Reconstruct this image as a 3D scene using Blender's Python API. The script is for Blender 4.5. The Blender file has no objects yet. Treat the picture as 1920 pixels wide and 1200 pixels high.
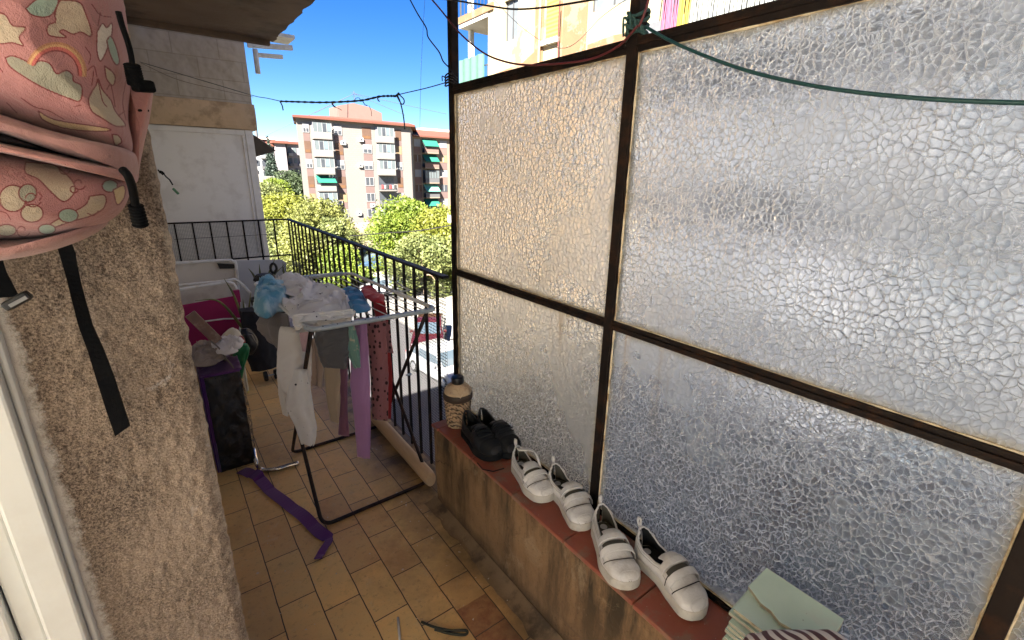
import bpy, bmesh, math, random
import numpy as np
from mathutils import Vector, Matrix, noise
random.seed(7); RNG = np.random.default_rng(11)
SC = bpy.context.scene
C = SC.collection
PI = math.pi
# ------------------------------------------------------------------ camera
F = 874.356
RM = np.array([[0.79998, -0.0205637, -0.599673], [-0.1636115, 0.9540654, -0.2509789], [0.5772883, 0.2988917, 0.7598697]])
EYE = 1.5
def P(px, py, X=None, Y=None, Z=None):
    """a point of the place: where the sight line through a photo pixel meets a known plane"""
    d = RM.T @ np.array([(px-960)/F, (py-600)/F, 1.0]); d = (d[0], d[2], -d[1])
    t = X/d[0] if X is not None else Y/d[1] if Y is not None else (Z-EYE)/d[2]
    return Vector((d[0]*t, d[1]*t, EYE+d[2]*t))
cam = bpy.data.cameras.new('camera'); camo = bpy.data.objects.new('camera', cam); C.objects.link(camo)
cam.sensor_width = 36; cam.lens = 36*F/1920; cam.clip_end = 3000; cam.clip_start = .02
w2b = lambda r: Vector((r[0], r[2], -r[1]))
cx, cy, cz = w2b(RM[0]), -w2b(RM[1]), -w2b(RM[2])
camo.matrix_world = Matrix(((cx.x, cy.x, cz.x, 0), (cx.y, cy.y, cz.y, 0), (cx.z, cy.z, cz.z, EYE), (0, 0, 0, 1)))
SC.camera = camo
# ------------------------------------------------------------------ light
SUN = Vector((-.70, -.58, .76)).normalized()
el = math.asin(SUN.z); az = math.atan2(SUN.x, SUN.y)
w = bpy.data.worlds.new('World'); SC.world = w; w.use_nodes = True
nt = w.node_tree; sky = nt.nodes.new('ShaderNodeTexSky'); sky.sky_type = 'NISHITA'; sky.sun_disc = False
sky.sun_elevation = el; sky.sun_rotation = az; sky.altitude = 0; sky.air_density = .8; sky.dust_density = 0.0; sky.ozone_density = 3.0
bg = nt.nodes['Background']; bg.inputs['Strength'].default_value = .025
hs = nt.nodes.new('ShaderNodeHueSaturation'); hs.inputs['Saturation'].default_value = 1.36; hs.inputs['Hue'].default_value = .513; nt.links.new(sky.outputs[0], hs.inputs['Color']); nt.links.new(hs.outputs[0], bg.inputs['Color'])
sl = bpy.data.lights.new('sun', 'SUN'); so = bpy.data.objects.new('sun', sl); C.objects.link(so)
sl.energy = 5.0; sl.angle = math.radians(.5); sl.color = (1, .93, .82)
so.rotation_euler = SUN.to_track_quat('Z', 'Y').to_euler()
SC.view_settings.view_transform = 'Standard'; SC.view_settings.look = 'None'; SC.view_settings.gamma = 1
SC.view_settings.exposure = 3.1; SC.view_settings.use_curve_mapping = False
SC.cycles.max_bounces = 14; SC.cycles.transmission_bounces = 10; SC.cycles.diffuse_bounces = 5; SC.cycles.transparent_max_bounces = 16
SC.cycles.caustics_refractive = True; SC.cycles.caustics_reflective = False; SC.cycles.sample_clamp_indirect = 6
SC.cycles.use_denoising = True
# ------------------------------------------------------------------ mesh helpers
class MB:
    def __init__(s): s.v = []; s.f = []; s.m = []; s.k = 0
    def mi(s, k): s.k = k; return s
    def add(s, vs, fs):
        o = len(s.v); s.v += [tuple(q) for q in vs]; s.f += [tuple(i+o for i in f) for f in fs]; s.m += [s.k]*len(fs); return s
    def box(s, a, b):
        (x0, y0, z0), (x1, y1, z1) = [min(p, q) for p, q in zip(a, b)], [max(p, q) for p, q in zip(a, b)]
        return s.add([(x0,y0,z0),(x1,y0,z0),(x1,y1,z0),(x0,y1,z0),(x0,y0,z1),(x1,y0,z1),(x1,y1,z1),(x0,y1,z1)],
                     [(0,3,2,1),(4,5,6,7),(0,1,5,4),(1,2,6,5),(2,3,7,6),(3,0,4,7)])
    def beam(s, p, q, w_, h, up=(0,0,1)):
        p, q = Vector(p), Vector(q); d = (q-p).normalized(); u = Vector(up)
        if abs(d.dot(u)) > .98: u = Vector((0,1,0))
        r = d.cross(u).normalized(); u = r.cross(d)
        return s.add([p+a*r*w_/2+b*u*h/2 for p in (p, q) for a, b in ((-1,-1),(1,-1),(1,1),(-1,1))],
                     [(0,1,2,3),(7,6,5,4),(0,4,5,1),(1,5,6,2),(2,6,7,3),(3,7,4,0)])
    def tube(s, pts, r, n=8, closed=False, cap=True):
        pts = [Vector(p) for p in pts]; N = len(pts); vs = []; fs = []; prev = None
        rs = r if isinstance(r, (list, tuple)) else [r]*N
        for i in range(N):
            t = (pts[(i+1) % N]-pts[i-1]) if closed else (pts[min(i+1, N-1)]-pts[max(i-1, 0)])
            t = t.normalized() if t.length > 1e-9 else Vector((0,0,1))
            if prev is None:
                a = Vector((0,0,1)) if abs(t.z) < .9 else Vector((1,0,0)); u = t.cross(a).normalized()
            else: u = (prev-t*prev.dot(t)).normalized()
            prev = u; b = t.cross(u)
            vs += [pts[i]+rs[i]*(math.cos(2*PI*k/n)*u+math.sin(2*PI*k/n)*b) for k in range(n)]
        for i in range(N if closed else N-1):
            j = (i+1) % N
            fs += [(i*n+k, i*n+(k+1) % n, j*n+(k+1) % n, j*n+k) for k in range(n)]
        if cap and not closed: fs += [tuple(range(n-1, -1, -1)), tuple((N-1)*n+k for k in range(n))]
        return s.add(vs, fs)
    def grid(s, fn, nu, nv, closed_u=False):
        vs = [fn(i/(nu if closed_u else nu-1), j/(nv-1)) for j in range(nv) for i in range(nu)]
        fs = [(j*nu+i, j*nu+(i+1) % nu, (j+1)*nu+(i+1) % nu, (j+1)*nu+i) for j in range(nv-1) for i in range(nu if closed_u else nu-1)]
        return s.add(vs, fs)
    def lathe(s, c, prof, n=24):
        c = Vector(c)
        vs = [c+Vector((r*math.cos(2*PI*k/n), r*math.sin(2*PI*k/n), z)) for r, z in prof for k in range(n)]
        fs = [(i*n+k, i*n+(k+1) % n, (i+1)*n+(k+1) % n, (i+1)*n+k) for i in range(len(prof)-1) for k in range(n)]
        fs += [tuple(range(n-1, -1, -1)), tuple((len(prof)-1)*n+k for k in range(n))]
        return s.add(vs, fs)
    def prism(s, poly, ext):
        n = len(poly); e = Vector(ext); p = [Vector(q) for q in poly]
        return s.add(p+[q+e for q in p], [tuple(range(n-1, -1, -1)), tuple(range(n, 2*n))]+[(i, (i+1) % n, n+(i+1) % n, n+i) for i in range(n)])
    def build(s, name, mat, parent=None, label=None, smooth=False, bevel=0, solid=0, sub=0, stuff=False, base=None, autos=None):
        me = bpy.data.meshes.new(name); V = np.array(s.v, float).reshape(-1, 3)
        if parent is None:
            b = Vector(base) if base is not None else Vector(((V[:,0].min()+V[:,0].max())/2, (V[:,1].min()+V[:,1].max())/2, V[:,2].min()))
            V = V-np.array(b)
        me.from_pydata(V.tolist(), [], s.f); me.validate(clean_customdata=False)
        for m in (mat if isinstance(mat, (list, tuple)) else [mat]): me.materials.append(m)
        if max(s.m, default=0) > 0 and len(me.polygons) == len(s.m): me.polygons.foreach_set('material_index', s.m)
        bm = bmesh.new(); bm.from_mesh(me); bmesh.ops.recalc_face_normals(bm, faces=bm.faces); bm.to_mesh(me); bm.free()
        o = bpy.data.objects.new(name, me); C.objects.link(o)
        if smooth: me.polygons.foreach_set('use_smooth', [True]*len(me.polygons))
        if parent is None: o.location = b
        else:
            o.parent = parent; top = parent; off = Vector((0,0,0))
            while top is not None: off = off+top.location; top = top.parent
            o.matrix_parent_inverse = Matrix.Translation(-off) if parent.parent is None else Matrix.Identity(4)
        if solid: md = o.modifiers.new('solid', 'SOLIDIFY'); md.thickness = solid; md.offset = 0
        if bevel: md = o.modifiers.new('bevel', 'BEVEL'); md.width = bevel; md.segments = 2; md.limit_method = 'ANGLE'; md.angle_limit = .6
        if sub: md = o.modifiers.new('sub', 'SUBSURF'); md.levels = sub; md.render_levels = sub
        if autos: me.set_sharp_from_angle(angle=autos)
        if label: o['label'] = label
        if stuff: o['kind'] = 'stuff'
        return o
def T(name, label, cat, loc=(0,0,0), group=None):
    o = bpy.data.objects.new(name, None); C.objects.link(o); o.location = loc; o.empty_display_size = .1
    o['label'] = label; o['category'] = cat
    if group: o['group'] = group
    return o
def tag(o, label, cat, group=None):
    o['label'] = label; o['category'] = cat
    if group: o['group'] = group
    return o
def struct(o): o['kind'] = 'structure'; return o
def dup(root, loc, rz=0, label=None):
    r = root.copy(); C.objects.link(r); r.location = loc; r.rotation_euler.z = rz
    if label: r['label'] = label
    for ch in list(root.children):
        c = ch.copy(); C.objects.link(c); c.parent = r
        for g in ch.children:
            d = g.copy(); C.objects.link(d); d.parent = c
    return r
def sag(p, q, dip, n=24, wob=0, seed=0):
    p, q = Vector(p), Vector(q); out = []
    for i in range(n+1):
        t = i/n; a = p.lerp(q, t); a.z -= dip*4*t*(1-t)
        if wob: a += wob*noise.noise_vector(Vector((t*9+seed, seed*3.1, 0)))*min(1, 6*t, 6*(1-t))
        out.append(a)
    return out
def curve(pts, n=8):
    """Catmull-Rom through points"""
    p = [Vector(q) for q in pts]; p = [2*p[0]-p[1]]+p+[2*p[-1]-p[-2]]; out = []
    for i in range(1, len(p)-2):
        for k in range(n):
            t = k/n; a, b, c, d = p[i-1], p[i], p[i+1], p[i+2]
            out.append(.5*((2*b)+(c-a)*t+(2*a-5*b+4*c-d)*t*t+(3*b-a-3*c+d)*t**3))
    return out+[p[-2]]
# ------------------------------------------------------------------ materials
class N:
    def __init__(s, name):
        s.m = bpy.data.materials.new(name); s.m.use_nodes = True; s.t = s.m.node_tree; s.b = s.t.nodes['Principled BSDF']; s.o = s.t.nodes['Material Output']
        s.co = s.t.nodes.new('ShaderNodeTexCoord').outputs['Object']; s.geo = s.t.nodes.new('ShaderNodeNewGeometry')
    def n(s, typ, **kw):
        x = s.t.nodes.new('ShaderNode'+typ)
        for k, v in kw.items():
            if k.startswith('i_'):
                k = k[2:]; k = int(k) if k.isdigit() else k.replace('_', ' ')
                if hasattr(v, 'is_output') or isinstance(v, bpy.types.NodeSocket): s.t.links.new(v, x.inputs[k])
                else: x.inputs[k].default_value = v
            else: setattr(x, k, v)
        return x
    def map(s, scale=(1,1,1), loc=(0,0,0), rot=(0,0,0), vec=None):
        return s.n('Mapping', i_Vector=vec or s.co, i_Scale=scale, i_Location=loc, i_Rotation=rot).outputs[0]
    def noise(s, scale, detail=4, rough=.6, vec=None, dist=0, out=0):
        return s.n('TexNoise', i_Vector=vec or s.co, i_Scale=scale, i_Detail=detail, i_Roughness=rough, i_Distortion=dist).outputs[out]
    def vor(s, scale, feature='F1', vec=None, rnd=1, out='Distance'):
        return s.n('TexVoronoi', feature=feature, i_Vector=vec or s.co, i_Scale=scale, i_Randomness=rnd).outputs[out]
    def ramp(s, fac, a, b, lo=0, hi=1):
        return s.n('MapRange', i_0=fac, i_1=a, i_2=b, i_3=lo, i_4=hi, clamp=True).outputs[0]
    def math(s, op, a, b=0):
        return s.n('Math', operation=op, i_0=a, i_1=b).outputs[0]
    def mix(s, fac, a, b, blend='MIX'):
        x = s.t.nodes.new('ShaderNodeMix'); x.data_type = 'RGBA'; x.blend_type = blend
        for sock, v in ((x.inputs[0], fac), (x.inputs[6], a), (x.inputs[7], b)):
            if isinstance(v, bpy.types.NodeSocket): s.t.links.new(v, sock)
            else: sock.default_value = v if isinstance(v, (int, float)) else (*v[:3], 1)
        return x.outputs[2]
    def bump(s, h, strength=.3, dist=.002, normal=None):
        kw = dict(i_Height=h, i_Strength=strength, i_Distance=dist)
        if normal: kw['i_Normal'] = normal
        return s.n('Bump', **kw).outputs[0]
    def set(s, **kw):
        for k, v in kw.items():
            k = k.replace('_', ' ')
            if isinstance(v, bpy.types.NodeSocket): s.t.links.new(v, s.b.inputs[k])
            else: s.b.inputs[k].default_value = (*v, 1) if isinstance(v, tuple) and len(v) == 3 else v
        return s
_mc = {}
def M(name, col, rough=.6, var=.18, vs=12, bump=0, bs=80, bd=.002, metal=0, c2=None, c2s=4, c2a=.5, c2t=(.5, .62), sub=0, spec=.4, dots=None):
    if name in _mc: return _mc[name]
    k = N(name); c = k.mix(k.noise(vs, 5), tuple(x*(1-var) for x in col), tuple(min(1, x*(1+var)) for x in col))
    if c2: c = k.mix(k.math('MULTIPLY', k.ramp(k.noise(c2s, 6, .65), *c2t), c2a), c, c2)
    if dots: c = k.mix(k.ramp(k.vor(dots[0], vec=k.map((1,1,1))), dots[1], dots[1]+.05, 1, 0), c, dots[2])
    k.set(Base_Color=c, Roughness=k.ramp(k.noise(vs*1.7, 3), .3, .7, max(0, rough-.08), min(1, rough+.1)), Metallic=metal, Specular_IOR_Level=spec)
    if bump: k.set(Normal=k.bump(k.noise(bs, 5, .65), bump, bd))
    _mc[name] = k.m; return k.m
# ------------------------------------------------------------------ setting materials
def floor_mat():
    k = N('floor tiles')
    v = k.n('CombineXYZ', i_0=k.n('SeparateXYZ', i_0=k.co).outputs[1], i_1=k.math('SUBTRACT', k.n('SeparateXYZ', i_0=k.co).outputs[0], .003), i_2=0).outputs[0]
    wob = k.n('VectorMath', operation='SCALE', i_0=k.n('TexNoise', i_Vector=k.co, i_Scale=9., i_Detail=3).outputs['Color'], i_Scale=.006).outputs[0]
    v = k.n('VectorMath', operation='ADD', i_0=v, i_1=wob).outputs[0]
    br = k.n('TexBrick', i_Vector=v, i_Color1=(.80,.50,.19,1), i_Color2=(.54,.305,.13,1), i_Mortar=(.055,.04,.028,1), i_Scale=1., i_Mortar_Size=.0022, i_Mortar_Smooth=.3, i_Bias=-.1, i_Brick_Width=.252, i_Row_Height=.127, offset=.43)
    c = k.mix(k.ramp(k.noise(3.3, 6, .7), .35, .72, 0, .75), br.outputs[0], (.56,.42,.20))
    c = k.mix(k.ramp(k.noise(1.1, 3), .55, .68, 0, .5), c, (.42,.22,.11))
    c = k.mix(k.ramp(k.noise(38, 5, .7), .56, .74, 0, .55), c, (.12,.085,.05))
    c = k.mix(k.ramp(k.noise(14, 6, .75, dist=.6), .58, .72, 0, .5), c, (.58,.48,.32))
    c = k.mix(k.ramp(k.noise(2.3, 6, .72, dist=.5), .50, .70, 0, .5), c, (.20,.12,.055))
    c = k.mix(k.ramp(k.noise(90, 4, .75), .60, .72, 0, .6), c, (.09,.06,.035))
    sp_ = k.n('SeparateXYZ', i_0=v).outputs; inx = k.math('MULTIPLY', k.ramp(sp_[1], .634, .637), k.ramp(sp_[1], .759, .762, 1, 0)); iny = k.math('MULTIPLY', k.ramp(sp_[0], .88, .884), k.ramp(sp_[0], 1.13, 1.134, 1, 0))
    c = k.mix(k.math('MULTIPLY', k.math('MULTIPLY', inx, iny), k.ramp(k.noise(16, 5, .7), .35, .6, .9, .5)), c, (.20,.055,.038))
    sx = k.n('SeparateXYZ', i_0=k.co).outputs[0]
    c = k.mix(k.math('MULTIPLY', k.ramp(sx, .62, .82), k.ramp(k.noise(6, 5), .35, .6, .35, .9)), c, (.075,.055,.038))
    c = k.mix(k.ramp(k.vor(9), .035, .06, .7, 0), c, (.55,.5,.42))
    c = k.mix(br.outputs[1], c, (.06,.045,.03))
    hgt = k.math('ADD', k.math('MULTIPLY', br.outputs[1], -1.), k.math('MULTIPLY', k.noise(30, 5), .35))
    k.set(Base_Color=c, Roughness=k.ramp(k.noise(20, 4), .3, .7, .38, .62), Normal=k.bump(hgt, .55, .003), Specular_IOR_Level=.4); return k.m
def stucco_mat():
    k = N('rough stucco')
    g = k.noise(280, 4, .8)
    c = k.mix(k.ramp(g, .4, .64), (.065,.047,.035), (.34,.265,.20))
    c = k.mix(k.ramp(k.noise(5, 4), .45, .7, 0, .35), c, (.46,.36,.27))
    c = k.mix(k.ramp(k.noise(7, 6, .7, dist=1), .63, .7, 0, .55), c, (.55,.53,.5))
    xe = k.math('ADD', k.n('SeparateXYZ', i_0=k.co).outputs[0], k.math('MULTIPLY', k.math('SUBTRACT', k.noise(55, 4, .8), .5), .035))
    c = k.mix(k.ramp(xe, -.188, -.176, .9, 0), c, (.60,.57,.52))
    xc = k.math('ADD', k.n('SeparateXYZ', i_0=k.co).outputs[0], k.math('MULTIPLY', k.math('SUBTRACT', k.noise(38, 4, .8), .5), .05))
    c = k.mix(k.ramp(xc, .004, .014, 0, .45), c, (.62,.52,.40))
    k.set(Base_Color=c, Roughness=.95, Specular_IOR_Level=.15, Normal=k.bump(k.noise(230, 3, .7), .9, .004)); return k.m
def glass_mat(seed, edge_tint=(.66,.55,.34)):
    dust_sky = {1: (.60,.555,.44), 2: (.62,.54,.38), 3: (.47,.56,.68)}.get(seed, (.52,.57,.62))  # warm tints are stain; the cool blues stand in for reflected sky
    k = N('hammered glass')
    co = k.map(loc=(seed*3.7, seed*1.3, seed*2.1))
    wob = k.n('VectorMath', operation='SCALE', i_0=k.n('TexNoise', i_Vector=co, i_Scale=34., i_Detail=4).outputs['Color'], i_Scale=.024).outputs[0]
    v = k.n('VectorMath', operation='ADD', i_0=co, i_1=wob).outputs[0]
    v = k.n('VectorMath', operation='MULTIPLY', i_0=v, i_1=(0, 1.2, .95)).outputs[0]
    d = k.vor(68, 'DISTANCE_TO_EDGE', v, .85)
    ridge = k.ramp(d, 0, .06, 1, 0)
    f1 = k.vor(68, 'F1', v, .85)
    fine = k.noise(190, 3, .6, vec=co)
    patch_ = k.ramp(k.noise(2.6, 3, .6, vec=co), .42, .62, .1, 1.)
    hgt = k.math('ADD', k.math('MULTIPLY', k.math('POWER', f1, 2.), 1.1), k.math('ADD', k.math('MULTIPLY', ridge, .14), k.math('MULTIPLY', k.math('ADD', k.math('MULTIPLY', fine, .16), k.math('MULTIPLY', k.noise(60, 2, vec=co, dist=.6), .35)), patch_)))
    nrm = k.bump(hgt, k.ramp(k.noise(1.9, 2, .5, vec=co), .36, .64, .85, 1.15), .0026)
    k.set(Base_Color=(.88,.93,.98), Roughness=k.ramp(k.noise(2.7, 3, .6, vec=co), .35, .65, .12, .34), IOR=1.48, Transmission_Weight=1., Normal=nrm)  # bluish base colour, tinted for reflected sky
    # dust, putty and rust bonded to the pane, plus sky blue put into its tint: white ridges, ochre runs below the bars, creamy rim
    uv = k.n('TexCoord').outputs['Generated']; sp = k.n('SeparateXYZ', i_0=uv)
    y, z = sp.outputs[1], sp.outputs[2]
    ed = k.math('MINIMUM', k.math('MINIMUM', y, k.math('SUBTRACT', 1., y)), k.math('MINIMUM', z, k.math('SUBTRACT', 1., z)))
    edn = k.math('ADD', ed, k.math('MULTIPLY', k.math('SUBTRACT', k.noise(14, 5, .7, vec=co), .5), .05))
    rim = k.ramp(edn, -.004, .034, .85, 0)
    runs = k.math('MULTIPLY', k.ramp(k.noise(13, 4, .7, vec=k.map((0,1,.06), (0, seed, 0), vec=co)), .56, .72), k.ramp(z, .45, 1., 0, .6))
    dirt_sky = k.n('BsdfDiffuse', i_Color=(1,1,1,1)); tr = k.n('BsdfTranslucent', i_Color=(1,1,1,1))
    tint = k.mix(k.math('MAXIMUM', rim, runs), dust_sky, edge_tint)
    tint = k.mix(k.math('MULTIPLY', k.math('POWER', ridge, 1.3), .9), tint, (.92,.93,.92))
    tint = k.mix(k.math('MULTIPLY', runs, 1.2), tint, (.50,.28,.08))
    for x in (dirt_sky, tr): k.t.links.new(tint, x.inputs[0]); k.t.links.new(nrm, x.inputs['Normal'])
    dm = k.n('MixShader', i_0=.62, i_1=dirt_sky.outputs[0], i_2=tr.outputs[0])
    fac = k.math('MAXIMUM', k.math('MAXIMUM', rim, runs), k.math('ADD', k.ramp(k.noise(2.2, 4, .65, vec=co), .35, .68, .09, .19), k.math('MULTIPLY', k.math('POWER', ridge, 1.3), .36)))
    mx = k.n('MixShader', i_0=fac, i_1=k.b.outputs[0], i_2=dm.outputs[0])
    k.t.links.new(mx.outputs[0], k.o.inputs[0]); return k.m
def brickwall_mat(name, c1, c2, mort, bw, rh, ax='xz', msize=.008, bias=0, stain=(.2,.17,.13)):
    k = N(name); s = k.n('SeparateXYZ', i_0=k.co).outputs
    v = k.n('CombineXYZ', i_0=s['xyz'.index(ax[0])], i_1=s['xyz'.index(ax[1])], i_2=0).outputs[0]
    br = k.n('TexBrick', i_Vector=v, i_Color1=(*c1,1), i_Color2=(*c2,1), i_Mortar=(*mort,1), i_Scale=1., i_Mortar_Size=msize, i_Brick_Width=bw, i_Row_Height=rh, i_Bias=bias)
    c = k.mix(k.ramp(k.noise(2.2, 6, .7), .5, .75, 0, .5), br.outputs[0], stain)
    k.set(Base_Color=c, Roughness=.85, Normal=k.bump(k.math('ADD', k.math('MULTIPLY', br.outputs[1], -.6), k.noise(60, 5)), .35, .004)); return k.m
def asphalt_mat():
    k = N('street surface'); c = k.mix(k.noise(.35, 6, .7), (.05,.05,.053), (.088,.085,.088))
    c = k.mix(k.ramp(k.noise(60, 2), .5, .6, 0, .3), c, (.13,.125,.12)); k.set(Base_Color=c, Roughness=.9, Normal=k.bump(k.noise(90, 3), .3, .01)); return k.m
RUST = M('rusty dark steel', (.010,.0062,.0045), .7, .4, 30, .35, 90, .0015, c2=(.034,.014,.006), c2s=18, c2a=.6, spec=.15)
IRON = M('dark painted iron', (.008,.007,.007), .6, .3, 20, .25, 120, .001, c2=(.028,.014,.008), c2s=25, c2a=.6, spec=.2)
CONC = M('weathered concrete', (.15,.105,.072), .9, .3, 3, .6, 25, .006, c2=(.06,.045,.035), c2s=1.8, c2a=.75)
LEDGE = M('ochre render', (.62,.45,.28), .9, .2, 5, .5, 40, .004, c2=(.28,.19,.11), c2s=6, c2a=.6)
WHITEP = M('white painted board', (.84,.81,.74), .5, .06, 3, .1, 30, c2=(.55,.5,.42), c2s=5, c2a=.35)
WDOOR = M('white gloss door paint', (.66,.67,.63), .35, .04, 6, .12, 25, c2=(.55,.53,.47), c2s=9, c2a=.25)
CREAM = M('cream facade', (.29,.245,.16), .9, .14, 1.3, .3, 12, .01, c2=(.28,.16,.08), c2s=.35, c2a=.9, c2t=(.57, .6))
def plaster_mat():
    k = N('stained sill plaster'); s = k.n('SeparateXYZ', i_0=k.co).outputs
    c = k.mix(k.noise(7, 6, .7), (.17,.10,.048), (.33,.205,.105))
    st = k.math('MULTIPLY', k.ramp(k.noise(2.4, 5, .7, vec=k.map((1, 3.2, .55))), .43, .60), k.ramp(s[2], .05, .34, .5, 1))
    c = k.mix(k.math('MULTIPLY', st, .9), c, (.032,.026,.017))
    c = k.mix(k.ramp(k.noise(5, 6, .75, dist=.8), .56, .72, 0, .6), c, (.38,.28,.17))
    c = k.mix(k.ramp(k.noise(120, 3, .7), .58, .68, 0, .5), c, (.07,.05,.03))
    cr = k.ramp(k.vor(4.2, 'DISTANCE_TO_EDGE', k.n('VectorMath', operation='ADD', i_0=k.co, i_1=k.n('VectorMath', operation='SCALE', i_0=k.n('TexNoise', i_Vector=k.co, i_Scale=9., i_Detail=4).outputs['Color'], i_Scale=.12).outputs[0]).outputs[0]), .004, .012, 1, 0)
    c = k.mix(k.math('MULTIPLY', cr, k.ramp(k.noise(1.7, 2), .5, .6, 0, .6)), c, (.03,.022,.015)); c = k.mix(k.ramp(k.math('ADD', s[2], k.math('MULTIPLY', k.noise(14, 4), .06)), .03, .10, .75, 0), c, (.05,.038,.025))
    k.set(Base_Color=c, Roughness=.92, Specular_IOR_Level=.2, Normal=k.bump(k.math('ADD', k.math('MULTIPLY', cr, -.4), k.math('ADD', k.noise(45, 5, .7), k.math('MULTIPLY', k.noise(160, 3), .5))), .7, .004)); return k.m
PLASTER = plaster_mat()
TERRA = M('terracotta tile', (.26,.07,.042), .5, .3, 9, .35, 60, .001, c2=(.20,.12,.08), c2s=16, c2a=.75, dots=(70, .05, (.35,.28,.22)))
GX, SILLZ, SILLX = 1.045, .42, .86
# ------------------------------------------------------------------ balcony shell (setting)
fl = MB(); fl.box((-1.19, -3.2, -.18), (1.0, 5.2, -.004)); struct(fl.build('balcony_slab', CONC))
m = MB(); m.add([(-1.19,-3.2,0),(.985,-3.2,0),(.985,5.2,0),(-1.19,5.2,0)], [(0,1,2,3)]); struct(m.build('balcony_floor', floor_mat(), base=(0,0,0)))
# near wall with the door: stucco pillar
WY = .9
st = stucco_mat()
pw = T('stucco_wall', 'rough beige stucco wall end beside the white door', 'wall', (-.09, WY, 0))
def pil(u, v):
    z = 2.5*v; x = -.216+.230*u; y = WY
    e = max(0, (u-.9)/.1); y += .012*e*e*1.2
    d = noise.fractal(Vector((x*70, z*70, 1)), .7, 2.1, 4)
    lim = .0028*noise.noise(Vector((z*9, 3, 0)))+.003*noise.noise(Vector((z*60, 8, 0)))
    y -= .0035*d; x += (lim if u > .93 else 0)*((u-.9)/.1)+(.5*lim*(1-u/.07) if u < .07 else 0)
    return (x, y, z)
m = MB(); m.grid(pil, 90, 620)
m.build('wall_face', st, pw, smooth=True)
m = MB(); m.box((-.216, WY+.013, 0), (.005, 4.8, 2.5)); m.build('wall_core', M('pale limewash', (.80,.77,.70), .9, .06, 3), pw)
# door and frame in the same plane as the wall face
dr = T('balcony_door', 'white painted door with moulded frame beside the stucco wall', 'door', (-.5, WY, 0))
m = MB()
for x0, x1, yy in ((-.244, -.202, .868), (-.274, -.246, .884), (-.312, -.276, .874)): m.box((x0, yy, 0), (x1, .95, 2.2))
m.box((-.202, .886, 0), (-.193, .93, 2.2)); m.build('door_frame', WDOOR, dr, bevel=.006)
m = MB(); m.box((-.98, .93, .0), (-.314, .97, 2.2)); m.box((-.98, .912, 0), (-.37, .93, 2.2)); m.box((-.345, .918, 0), (-.330, .93, 2.2)); m.build('door_leaf', WDOOR, dr, bevel=.004)
# slab over the balcony with a ragged edge
def slab_edge(t): return .018*noise.noise(Vector((t*7, 0, 0)))+.008*noise.noise(Vector((t*31, 4, 0)))
us = T('upper_balcony_slab', 'stained concrete underside of the balcony above', 'balcony slab', (.4, 2, 2.5))
m = MB()
def under(u, v):
    x = -.3+u*(1.315+slab_edge(v*6)*(u > .98)); y = -3.2+7.88*v+(.02*noise.noise(Vector((u*8, 7, 0))) if v > .98 else 0)
    return (x, y, 2.5+.006*noise.noise(Vector((x*5, y*5, 0))))
m.grid(under, 40, 200); m.grid(lambda u, v: tuple(Vector(under(u, v))+Vector((0, 0, .2))), 40, 160)
m.grid(lambda u, v: tuple(Vector(under(1, u))+Vector((0, 0, .2*v))), 160, 2); m.grid(lambda u, v: tuple(Vector(under(u, 1))+Vector((0, 0, .2*v))), 40, 2)
m.build('slab', CONC, us, smooth=True, autos=.6)
m = MB(); m.box((-.3, 4.64, 2.46), (.99, 4.69, 2.515)); m.build('drip_edge', CONC, us, bevel=.01)
# own block: rooms and storeys, plus unseen porch and masses added to shape the light
ob = T('apartment_block', 'beige apartment block of this balcony with unseen porch and masses added for the light', 'building', (-4, 0, -8))
OWN = M('beige render', (.70,.62,.50), .9, .12, 2, .4, 30)
m = MB(); m.box((-9, WY+.02, -8), (-.985, 5.2, 8.5)); m.box((-.985, WY+.1, 2.2), (-.193, 5.2, 2.5)); m.box((-.985, 1.02, -.18), (-.193, 5.2, 2.2)); m.box((-5, -6.5, 2.701), (.2, WY+.09, 8.49)); m.box((-5, -6.5, 2.5), (-.31, WY-.001, 2.69))  # rooms, then unseen upper mass and porch ceiling added to block the sun
m.box((-.984, WY+.1, 2.7), (.2, 5.2, 8.48)); m.box((-.984, -3.2, -8), (.8, 5.2, -.19)); m.box((-16, -16, -8), (-1.2, WY, -.19)); m.box((-1.2, -30, -8), (1.0, -6.6, 8.5)); m.build('wall', OWN, ob)  # includes unseen podium under the added terrace and rear block added to shade the street
m = MB(); m.box((.2, -14, 5.4), (1.02, 5.1, 5.6)); m.build('balcony_slab', CONC, ob)
m = MB(); m.box((-16, -16, -.18), (-1.195, WY-.002, 0)); struct(m.build('bounce_terrace', M('pale bounce paving', (.70,.71,.71), .9, .1, 2)))  # unseen terrace added so its sunlit paving bounces light into the balcony
# neighbour's bay: brick above, ochre ledge, white boarding below
NY = 5.2
nb = T('neighbour_bay', 'neighbouring bay with exposed block wall, ochre ledge and white boarding', 'wall', (.4, NY, 0))
m = MB()
def nbw(u, v):
    x = -.3+u*1.19; z = 2.06+v*.62
    return (x, NY-.012*noise.fractal(Vector((x*7, z*7, 2)), .8, 2, 4), z)
m.grid(nbw, 120, 70); m.box((-.3, NY+.02, 2.0), (.885, 9, 2.68)); m.build('block_wall', brickwall_mat('bare block wall', (.52,.46,.375), (.46,.405,.33), (.39,.34,.27), .34, .16, msize=.004, stain=(.33,.275,.21)), nb, smooth=True)
m = MB(); m.grid(lambda u, v: (-.3+u*1.2, NY-.03-.02*math.sin(PI*min(1, v*1.0))+.006*noise.noise(Vector((u*14, v*3, 1))), 1.84+.215*v+.01*noise.noise(Vector((u*9, v, 5)))*(v > .9)), 80, 8); m.box((-.3, NY-.01, 1.84), (.9, 9, 2.06)); m.build('ledge', LEDGE, nb)
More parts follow.
